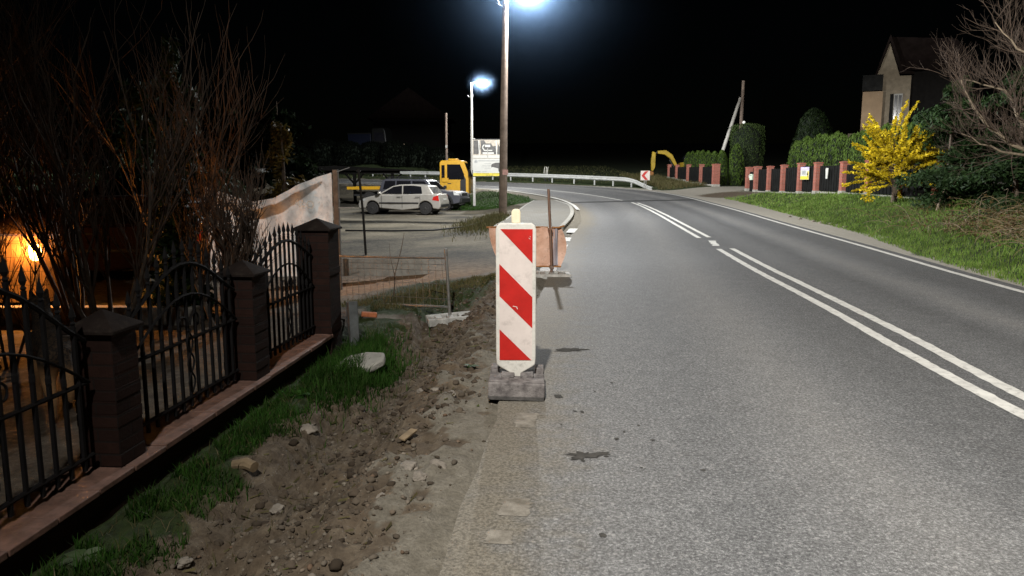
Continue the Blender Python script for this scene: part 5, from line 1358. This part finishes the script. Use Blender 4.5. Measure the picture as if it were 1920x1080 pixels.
def suv_extra(c, bend, hw):
    for s in (-1, 1):
        MB().path([(.1, s*.62, 1.80),(-1.0, s*.62, 1.84),(-1.85, s*.62, 1.82)], .022, 8).box((.0,s*.62,1.75),(.05,.04,.1)).box((-1.75,s*.62,1.77),(.05,.04,.1)).build('roof_rail', MT['blackplastic'], c)
        for x in (1.45, -1.35):
            pts = arch(x, .42, .50, 11); m = MB()
            for a, b_ in zip(pts[:-1], pts[1:]): m.box(((a[0]+b_[0])/2, s*(hw+.015), (a[1]+b_[1])/2), (math.hypot(b_[0]-a[0], b_[1]-a[1])+.02, .09, .10), ry=-math.atan2(b_[1]-a[1], b_[0]-a[0]))
            m.build('wheel_flare', MT['blackplastic'], c)
        MB().box((0.05, s*(hw+.01), .62), (1.8, .05, .14)).build('side_cladding', MT['blackplastic'], c, bevel=.01)
        MB().prism([(.78,1.18),(.95,1.18),(.93,1.36),(.82,1.36)], s*(hw-.02), s*(hw+.2)).build('mirror', MT['blackplastic'], c, bevel=.02)
        a = [bend(x, s*(hw - .0), z) for x, z in ((2.33,.86),(2.02,.88),(2.0,1.02),(2.24,1.0))]; b_ = [(x+.03, y_*.66, z) for x, y_, z in a]
        MB().add(a + b_, [(0,1,2,3),(4,7,6,5),(0,4,5,1),(1,5,6,2),(2,6,7,3),(3,7,4,0)]).build('headlight', MT['headlight'], c)
    MB().box((2.36,0,.58),(.16,1.66,.26)).build('bumper', MT['blackplastic'], c, bevel=.04)
    MB().box((2.345,0,.9),(.03,.95,.16)).build('grille', MT['blackplastic'], c)
car('parked_off_roader', 'dark grey off-roader with pale alloy wheels parked behind the silver car', (-4.85, 41.2, -.15), rad(-14), 'greypaint', 4.75, 1.85, suv_low, suv_green, (1.45, -1.35), .38, suv_wins, 'alloy', suv_extra, tumble=.13)

# yellow recovery truck
tk = thing('yellow_truck', 'yellow flatbed truck with a square cab parked behind the off-roader', 'truck', (-4.4, 47.0, -.05), rad(-3))
cabp = [(-.0,.95),(0,2.62),(.12,2.74),(1.25,2.76),(1.5,2.70),(1.86,1.72),(1.92,1.1),(1.9,.75),(1.5,.7)]
c = MB().prism(cabp, -.95, .95).build('cab', MT['yellowpaint'], tk, bevel=.05, seg=3)
for s in (-1, 1):
    MB().prism([(.47,1.58),(.47,2.5),(1.27,2.5),(1.52,1.9),(1.5,1.58)], s*.953, s*.963).build('door_window', MT['carglass'], c)
    MB().prism([(.12,1.66),(.12,2.46),(.32,2.46),(.32,1.66)], s*.953, s*.963).build('rear_side_window', MT['carglass'], c)
    MB().prism([(1.27,.8),(1.27,1.5),(1.5,1.85),(1.62,1.6),(1.62,.8)], s*.953, s*.961).build('dark_door_edge', MT['blackplastic'], c)
    MB().box((.6, s*.965, 1.34), (.22, .03, .05)).build('door_handle', MT['blackplastic'], c)
    MB().box((1.86, s*1.12, 1.98), (.1, .2, .42)).build('mirror', MT['blackplastic'], c, bevel=.03)
    for x in (1.25, -3.4, -4.4): wheel(tk, x, s*.85, .42, .26, 'steelrim', s, 6)
MB().prism([(1.545,2.6),(1.565,2.6),(1.875,1.75),(1.855,1.75)], -.84, .84).build('windscreen', MT['carglass'], c)
MB().box((.75,0,2.82),(.6,.5,.1)).build('beacon_bar', MT['yellowpaint'], c, bevel=.03)
MB().box((.35, -.99, 1.55), (.42, .08, .26)).build('side_locker', MT['yellowpaint'], c, bevel=.03)
MB().box((-2.95,0,1.02),(5.6,2.1,.12)).build('flatbed', MT['blackplastic'], tk)
for s in (-1, 1): MB().box((-2.95,s*1.075,1.06),(5.6,.05,.17)).build('bed_rail', MT['yellowpaint'], tk)
MB().box((-2.2,0,.7),(6.6,.8,.28)).build('chassis', MT['blackplastic'], tk)

# low carport at the back of the yard
cpz = -.02
cpt = thing('carport', 'dark timber carport with braced posts behind the parked cars', 'carport', (-10.0, 49.5, cpz))
for x in (-5.4, -2.9, -.4, 2.1):
    MB().box((x, 0, 1.0), (.18,.18,2.1)).build('post', MT['darkwall'], cpt)
    for s in (-1, 1): MB().tube((x, 0, 1.25), (x + s*.6, 0, 1.92), .065, n=6).build('brace', MT['darkwall'], cpt)
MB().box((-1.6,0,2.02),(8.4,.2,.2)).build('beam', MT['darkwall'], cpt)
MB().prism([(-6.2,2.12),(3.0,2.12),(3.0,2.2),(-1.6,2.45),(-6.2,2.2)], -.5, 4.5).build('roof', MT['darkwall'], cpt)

# lorry on the slope, dark house with a lit slit window
lr = thing('parked_lorry', 'dim lorry with a blue box body on the slope above the yard', 'lorry', (-15.2, 80, 3.75), rad(-14))
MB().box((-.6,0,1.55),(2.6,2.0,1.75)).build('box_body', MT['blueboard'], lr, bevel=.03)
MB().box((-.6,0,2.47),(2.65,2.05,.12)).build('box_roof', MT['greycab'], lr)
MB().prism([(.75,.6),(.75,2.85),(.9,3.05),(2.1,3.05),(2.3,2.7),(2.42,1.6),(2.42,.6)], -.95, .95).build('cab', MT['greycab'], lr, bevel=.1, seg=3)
MB().prism([(1.05,1.7),(1.05,2.55),(2.1,2.55),(2.25,1.7)], -.962, -.953).build('cab_window', MT['carglass'], lr)
MB().box((.3,0,.55),(5,1.2,.25)).build('chassis', MT['blackplastic'], lr)
for x in (1.7, -1.2):
    for s in (-1, 1): wheel(lr, x, s*.85, .42, .25, 'steelrim', s, 6)
gpd = MB().prism([(-26,70),(-6,72),(-4,78),(-8,95),(-30,95)], 0, .02, 'z')
hs_ = thing('dark_house', 'unlit dark house above the yard with one lit slit window', 'house', (-12.5, 92, 3.0))
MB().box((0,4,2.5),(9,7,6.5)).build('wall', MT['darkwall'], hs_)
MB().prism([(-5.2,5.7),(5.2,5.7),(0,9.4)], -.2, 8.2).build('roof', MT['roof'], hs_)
w_ = MB().box((-.75,.48,2.42),(.17,.06,.78)).build('lit_window', MT['winlit'], hs_)
MB().box((-.72,.47,1.72),(.16,.06,.16)).build('door_lamp', MT['winlit'], hs_)

# ------------------------------------------------------------------ excavator behind the far hedge
ex = thing('excavator', 'yellow excavator behind the far hedge with its arm and bucket lowered', 'excavator', (17.6, 70, 1.5))
def beam(pts, w0, nm, m, depth=.42):
    mb = MB(); mb.prism(pts, -depth/2, depth/2); return mb.build(nm, MT[m], ex, bevel=.04)
def exz(z): return z - 1.5
beam([(-2.1,exz(2.2)),(-1.85,exz(2.05)),(-2.7,exz(3.75)),(-3.3,exz(4.16)),(-4.05,exz(4.12)),(-4.08,exz(3.86)),(-3.45,exz(3.78)),(-2.95,exz(3.45))], 0, 'boom', 'diggeryellow')
beam([(-4.55,exz(4.05)),(-4.25,exz(3.95)),(-4.28,exz(2.6)),(-4.45,exz(2.25)),(-4.62,exz(2.3)),(-4.66,exz(3.2))], 0, 'stick', 'diggeryellow', .34)
MB().tube((-4.1,0,exz(3.98)),(-4.45,0,exz(3.75)),.09,n=8).tube((-2.35,0,exz(2.4)),(-2.95,0,exz(3.3)),.07,n=8).build('hydraulic_ram', MT['blackplastic'], ex)
beam([(-5.55,exz(2.12)),(-5.45,exz(2.28)),(-5.0,exz(2.32)),(-4.5,exz(2.2)),(-4.45,exz(1.95)),(-4.7,exz(1.62)),(-5.3,exz(1.55)),(-5.6,exz(1.8))], 0, 'bucket', 'diggerrust', 1.0)
MB().box((-.2,0,1.15),(3.4,2.3,.8)).build('house', MT['diggeryellow'], ex, bevel=.08)
MB().prism([(-1.75,1.1),(-1.8,2.0),(-1.5,2.35),(-.5,2.35),(-.45,1.1)], -1.1, -.1).build('cab', MT['carglass'], ex, bevel=.05)
for s in (-1, 1): MB().prism([(-1.9,.15),(-1.7,0),(1.7,0),(1.9,.15),(1.95,.5),(1.7,.72),(-1.7,.72),(-1.95,.5)], s*1.2-.25, s*1.2+.25).build('track', MT['blackplastic'], ex, bevel=.05)

# ------------------------------------------------------------------ house on the right
hz = gz(25, 48)
ho = thing('house', 'ochre plastered house with a steep gable and balcony above the hedge', 'house', (24.2, 49.8, 0), rad(-26))
# local x along the facade, facade at y = 0
MB().prism([(.0,0),(1.62,0),(1.62,8.15),(.95,8.15),(.25,10.25),(-.35,8.3),(0.0,8.3)], 0, 5).build('wall', MT['plaster2'], ho)
MB().box((-.55, .1, 3.6), (1.2, 1.0, 7.2)).build('wall', MT['plaster'], ho)
MB().box((-.6, -.45, 7.75), (1.2, .05, 1.0)).build('balcony_railing', MT['blackpanel'], ho)
MB().prism([(-.5,8.25),(-.38,8.25),(.25,10.35),(.98,8.22),(1.75,8.2),(1.75,8.34),(1.1,8.5),(.25,10.75)], -.35, 5.5).build('roof', MT['roof'], ho)
MB().prism([(.9,8.6),(5.5,8.2),(5.5,8.5),(4.0,10.3),(.3,10.7)], .4, 6).build('roof', MT['roof'], ho)
MB().box((3.4, 2.6, 4.2), (3.5, 4.6, 8.4)).build('wall', MT['darkwall'], ho)
wn = MB().box((.95, -.02, 6.15), (.5,.08,1.75)).build('window', MT['windowwhite'], ho)
MB().box((.83, -.07, 6.15), (.16,.03,1.55)).box((1.06, -.07, 6.15), (.16,.03,1.55)).build('pane', MT['carglass'], wn)
MB().box((.58, -.03, 6.1), (.2,.07,1.85)).build('shutter', MT['blackpanel'], ho)
MB().box((-1.1, -.9, 4.35), (1.5,1.0,.28)).build('canopy', MT['plaster2'], ho)

# ------------------------------------------------------------------ garden: lamp, low wall, dog
gl = thing('garden_lamp', 'glowing orange garden lamp on a short post among the shrubs', 'garden lamp', (-6.2, 9.6, -.08))
MB().path([(0,0,-.05),(0,0,.66)], .03, 10).build('post', MT['iron'], gl, smooth=True)
MB().lathe([(.02,.66),(.06,.68),(.075,.78),(.06,.86),(.02,.88)], 14).build('lit_globe', MT['orangelamp'], gl, smooth=True)
MB().lathe([(.10,.88),(.03,.95),(.005,.96)], 14).build('cap', MT['iron'], gl, smooth=True)
gwl = thing('rubble_wall', 'low rubble stone wall lit orange at the back of the garden', 'wall', (-8.8, 10.6, -.08))
mb = MB()
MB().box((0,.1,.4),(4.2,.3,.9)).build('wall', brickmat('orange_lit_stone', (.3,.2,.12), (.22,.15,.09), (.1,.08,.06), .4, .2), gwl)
MB().box((0,.1,.88),(4.3,.4,.06)).build('coping', MT['concrete'], gwl)
bed = thing('raised_flower_bed', 'low raised flower bed with a pale stone rim near the garden lamp', 'flower bed', (-5.0, 8.6, -.06))
MB().box((0,0,.1),(2.6,.18,.22)).build('rim', MT['concrete'], bed, bevel=.02)
# shepherd dog
def furmat():
    m, nt, b = nt_new('shepherd_coat')
    g = nd(nt, 'ShaderNodeTexCoord').outputs['Object']; sx = nd(nt, 'ShaderNodeSeparateXYZ'); nt.links.new(g, sx.inputs[0])
    h = math_n(nt, 'ADD', sx.outputs[2], math_n(nt, 'MULTIPLY', math_n(nt, 'SUBTRACT', noise_n(nt, g, 9, 4), .5), .12))
    c = mixc(nt, mapr(nt, h, .36, .44), (.48, .26, .11), (.012, .010, .009))
    c = mixc(nt, mapr(nt, noise_n(nt, g, 60, 3), .35, .65, 0, .4), c, (.2, .12, .06))
    nt.links.new(c, b.inputs['Base Color']); b.inputs['Roughness'].default_value = .85
    bp = nd(nt, 'ShaderNodeBump', Strength=.5, Distance=.01); nt.links.new(noise_n(nt, g, 120, 3), bp.inputs['Height']); nt.links.new(bp.outputs[0], b.inputs['Normal'])
    return m
MT['fur'] = furmat()
dg_ = thing('dog', 'dark shepherd dog with tan legs standing behind the iron fence', 'dog', (-3.36, 5.32, -.06), rad(131))
V_ = []; E_ = []; RR = []
def jv(p, r, par=None):
    V_.append(p); RR.append(r)
    if par is not None: E_.append((par, len(V_)-1))
    return len(V_)-1
pel = jv((-.26,0,.52), (.10,.12)); mid = jv((-.02,0,.50), (.105,.125), pel); ch = jv((.2,0,.49), (.115,.15), mid); sh_ = jv((.32,0,.56), (.09,.11), ch)
nk = jv((.42,0,.66), (.07,.085), sh_); hd = jv((.50,0,.73), (.068,.072), nk); mz = jv((.60,0,.70), (.042,.042), hd); ns = jv((.69,0,.675), (.028,.028), mz)
for s in (-1, 1):
    e1 = jv((.47, s*.045, .79), (.022,.03), hd); jv((.455, s*.055, .86), (.006,.01), e1)
    a = jv((.24, s*.085, .42), (.06,.07), ch); a = jv((.20, s*.09, .29), (.04,.045), a); a = jv((.235, s*.09, .14), (.026,.028), a); a = jv((.235, s*.09, .05), (.024,.026), a); jv((.275, s*.09, .02), (.03,.02), a)
    dx_ = -.04 if s > 0 else .03
    a = jv((-.27, s*.085, .42), (.07,.085), pel); a = jv((-.20+dx_, s*.095, .30), (.05,.055), a); a = jv((-.34+dx_, s*.095, .17), (.026,.03), a); a = jv((-.32+dx_, s*.095, .05), (.023,.025), a); jv((-.275+dx_, s*.095, .02), (.03,.02), a)
tl = jv((-.36,0,.50), (.045,.045), pel); tl = jv((-.44,0,.38), (.04,.04), tl); tl = jv((-.47,0,.25), (.035,.035), tl); jv((-.45,0,.16), (.015,.015), tl)
me = bpy.data.meshes.new('body'); me.from_pydata(V_, E_, []); do = link(bpy.data.objects.new('body', me), dg_)
sk = do.modifiers.new('Skin', 'SKIN'); sk.use_smooth_shade = True
if not me.skin_vertices: me.attributes
for i, r in enumerate(RR):
    if me.skin_vertices: me.skin_vertices[0].data[i].radius = r
if not me.skin_vertices:
    bpy.context.view_layer.objects.active = do
    bpy.ops.mesh.customdata_skin_add()
    for i, r in enumerate(RR): me.skin_vertices[0].data[i].radius = r
me.skin_vertices[0].data[0].use_root = True
ss = do.modifiers.new('Subsurf', 'SUBSURF'); ss.levels = 2; ss.render_levels = 2
dgr = bpy.context.evaluated_depsgraph_get(); me2 = bpy.data.meshes.new_from_object(do.evaluated_get(dgr)); me2.materials.clear(); me2.materials.append(MT['fur'])
do.modifiers.clear(); do.data = me2; me2.name = 'body'
ey = MB()
for s in (-1, 1): ey.lathe([(.002,-.008),(.008,-.004),(.009,0),(.008,.004),(.002,.008)], 8, (.545, s*.045, .755))
ey.build('eyes', MT['carglass'], dg_); MB().lathe([(.004,-.012),(.016,-.006),(.018,.006),(.006,.014)], 8, (.715,0,.685), 'x').build('nose', MT['blackplastic'], dg_)

# ------------------------------------------------------------------ lights
def spot(name, loc, target, watts, angle, blend, col, size=.12):
    l = bpy.data.lights.new(name, 'SPOT'); l.energy = watts; l.color = col; l.spot_size = rad(angle); l.spot_blend = blend; l.shadow_soft_size = size
    o = link(bpy.data.objects.new(name, l)); o.location = loc
    o.rotation_euler = (Vector(target) - Vector(loc)).to_track_quat('-Z', 'Y').to_euler(); return o
COOL = (.96, .985, 1.0)
def streetlight(name, loc, watts, col, shielded=False):
    """road lantern: more light sideways along the road than straight down"""
    l = bpy.data.lights.new(name, 'POINT'); l.energy = watts; l.color = col; l.shadow_soft_size = .12; l.use_nodes = True
    nt = l.node_tree; em = nt.nodes['Emission']
    g = nt.nodes.new('ShaderNodeNewGeometry'); sx = nt.nodes.new('ShaderNodeSeparateXYZ'); nt.links.new(g.outputs['Incoming'], sx.inputs[0])
    c = math_n(nt, 'ABSOLUTE', sx.outputs[2])
    q = math_n(nt, 'DIVIDE', .3, math_n(nt, 'ADD', math_n(nt, 'POWER', c, 1.2), .12))
    hz_ = math_n(nt, 'SQRT', math_n(nt, 'MAXIMUM', math_n(nt, 'SUBTRACT', 1.0, math_n(nt, 'MULTIPLY', c, c)), .0001))
    k_ = mapr(nt, math_n(nt, 'DIVIDE', math_n(nt, 'MULTIPLY', sx.outputs[1], -SIGN), hz_), .55, .97)   # beam cut added towards the camera, thinning the board's shadow strip
    lo_ = math_n(nt, 'ADD', .0, math_n(nt, 'MULTIPLY', k_, .24)); hi_ = math_n(nt, 'ADD', .14, math_n(nt, 'MULTIPLY', k_, .36))
    t_ = math_n(nt, 'DIVIDE', math_n(nt, 'SUBTRACT', c, lo_), math_n(nt, 'SUBTRACT', hi_, lo_), True)
    q = math_n(nt, 'MULTIPLY', q, t_)
    if shielded:   # a lantern with a shield on the house side
        q = mapr(nt, math_n(nt, 'MULTIPLY', sx.outputs[0], SIGN), -.30, .30)
        q = math_n(nt, 'MULTIPLY', q, math_n(nt, 'DIVIDE', .86, math_n(nt, 'ADD', math_n(nt, 'POWER', c, 1.2), .12)))
    nt.links.new(q, em.inputs['Strength'])
    o = link(bpy.data.objects.new(name, l)); o.location = loc; return o
SIGN = 1.0
streetlight('street_light_near', (-.95, -2.3, 8.3), 10300, (1.0, .975, .93), True)
streetlight('street_light_middle', (.62, 28.85, 8.30), 27000, COOL)
streetlight('street_light_far', (-2.05, 52.5, 8.15), 26000, COOL)
pl = bpy.data.lights.new('garden_lamp_light', 'POINT'); pl.energy = 320; pl.color = (1, .36, .07); pl.shadow_soft_size = .08
po = link(bpy.data.objects.new('garden_lamp_light', pl)); po.location = (-6.2, 9.45, .78)

def lamp_glare(name, label, c, r, dens, power=2.5):  # added scatter ball imitating lens glare round a lamp
    m = bpy.data.materials.new(name); m.use_nodes = True; nt = m.node_tree
    for n_ in list(nt.nodes):
        if n_.type != 'OUTPUT_MATERIAL': nt.nodes.remove(n_)
    out = nt.nodes['Material Output']
    tc = nd(nt, 'ShaderNodeTexCoord').outputs['Object']
    ln = nt.nodes.new('ShaderNodeVectorMath'); ln.operation = 'LENGTH'; nt.links.new(tc, ln.inputs[0])
    f = math_n(nt, 'SUBTRACT', 1.0, math_n(nt, 'DIVIDE', ln.outputs['Value'], r), True)
    f = math_n(nt, 'ADD', math_n(nt, 'POWER', f, power), math_n(nt, 'MULTIPLY', math_n(nt, 'POWER', f, 1.8), .05))
    f = math_n(nt, 'MULTIPLY', f, math_n(nt, 'ADD', .55, math_n(nt, 'MULTIPLY', noise_n(nt, tc, .5, 3), .9)))
    v = nt.nodes.new('ShaderNodeVolumeScatter'); v.inputs['Color'].default_value = (.38, .62, 1, 1) if 'orange' not in label else (1, .6, .3, 1); v.inputs['Anisotropy'].default_value = .3
    nt.links.new(math_n(nt, 'MULTIPLY', f, dens), v.inputs['Density']); nt.links.new(v.outputs[0], out.inputs['Volume'])
    bm = bmesh.new(); bmesh.ops.create_icosphere(bm, subdivisions=3, radius=r); me = bpy.data.meshes.new(name); bm.to_mesh(me); bm.free()
    me.materials.append(m); o = link(bpy.data.objects.new(name, me)); o.location = c
    return tag(o, label, 'lamp_glare', None, 'stuff')
lamp_glare('lamp_glare', 'added bluish glow volume for lens glare round the tall street lamp', (.62, 28.85, 8.4), 6.5, .009, 6)
lamp_glare('lamp_glare', 'added small glow volume for lens glare round the distant street lamp', (-2.05, 52.5, 8.2), 1.3, .09, 3.5)
lamp_glare('lamp_glare', 'added small orange glow volume for lens glare round the garden lamp', (-6.2, 9.5, .72), .55, .35, 3)

# ------------------------------------------------------------------ night sky
w = bpy.data.worlds.new('World'); scn.world = w; w.use_nodes = True
nt = w.node_tree; bg = nt.nodes['Background']
sky = nt.nodes.new('ShaderNodeTexSky'); sky.sky_type = 'NISHITA'; sky.sun_disc = False
sky.sun_elevation = rad(12); sky.sun_rotation = rad(200)
nt.links.new(sky.outputs[0], bg.inputs[0]); bg.inputs[1].default_value = .00012
sun = bpy.data.lights.new('moonlight', 'SUN'); sun.energy = .004; sun.angle = rad(.5); sun.color = (.8, .88, 1)
so = link(bpy.data.objects.new('moonlight', sun)); so.rotation_euler = (rad(78), 0, rad(160))

scn.view_settings.view_transform = 'Standard'; scn.view_settings.look = 'None'; scn.view_settings.exposure = 0; scn.view_settings.gamma = 1
scn.render.engine = 'CYCLES'
cy = scn.cycles
cy.use_denoising = True
try: cy.denoiser = 'OPENIMAGEDENOISE'
except Exception: pass
cy.max_bounces = 5; cy.diffuse_bounces = 2; cy.glossy_bounces = 2; cy.transmission_bounces = 2; cy.transparent_max_bounces = 4
cy.sample_clamp_indirect = 3; cy.caustics_reflective = False; cy.caustics_refractive = False
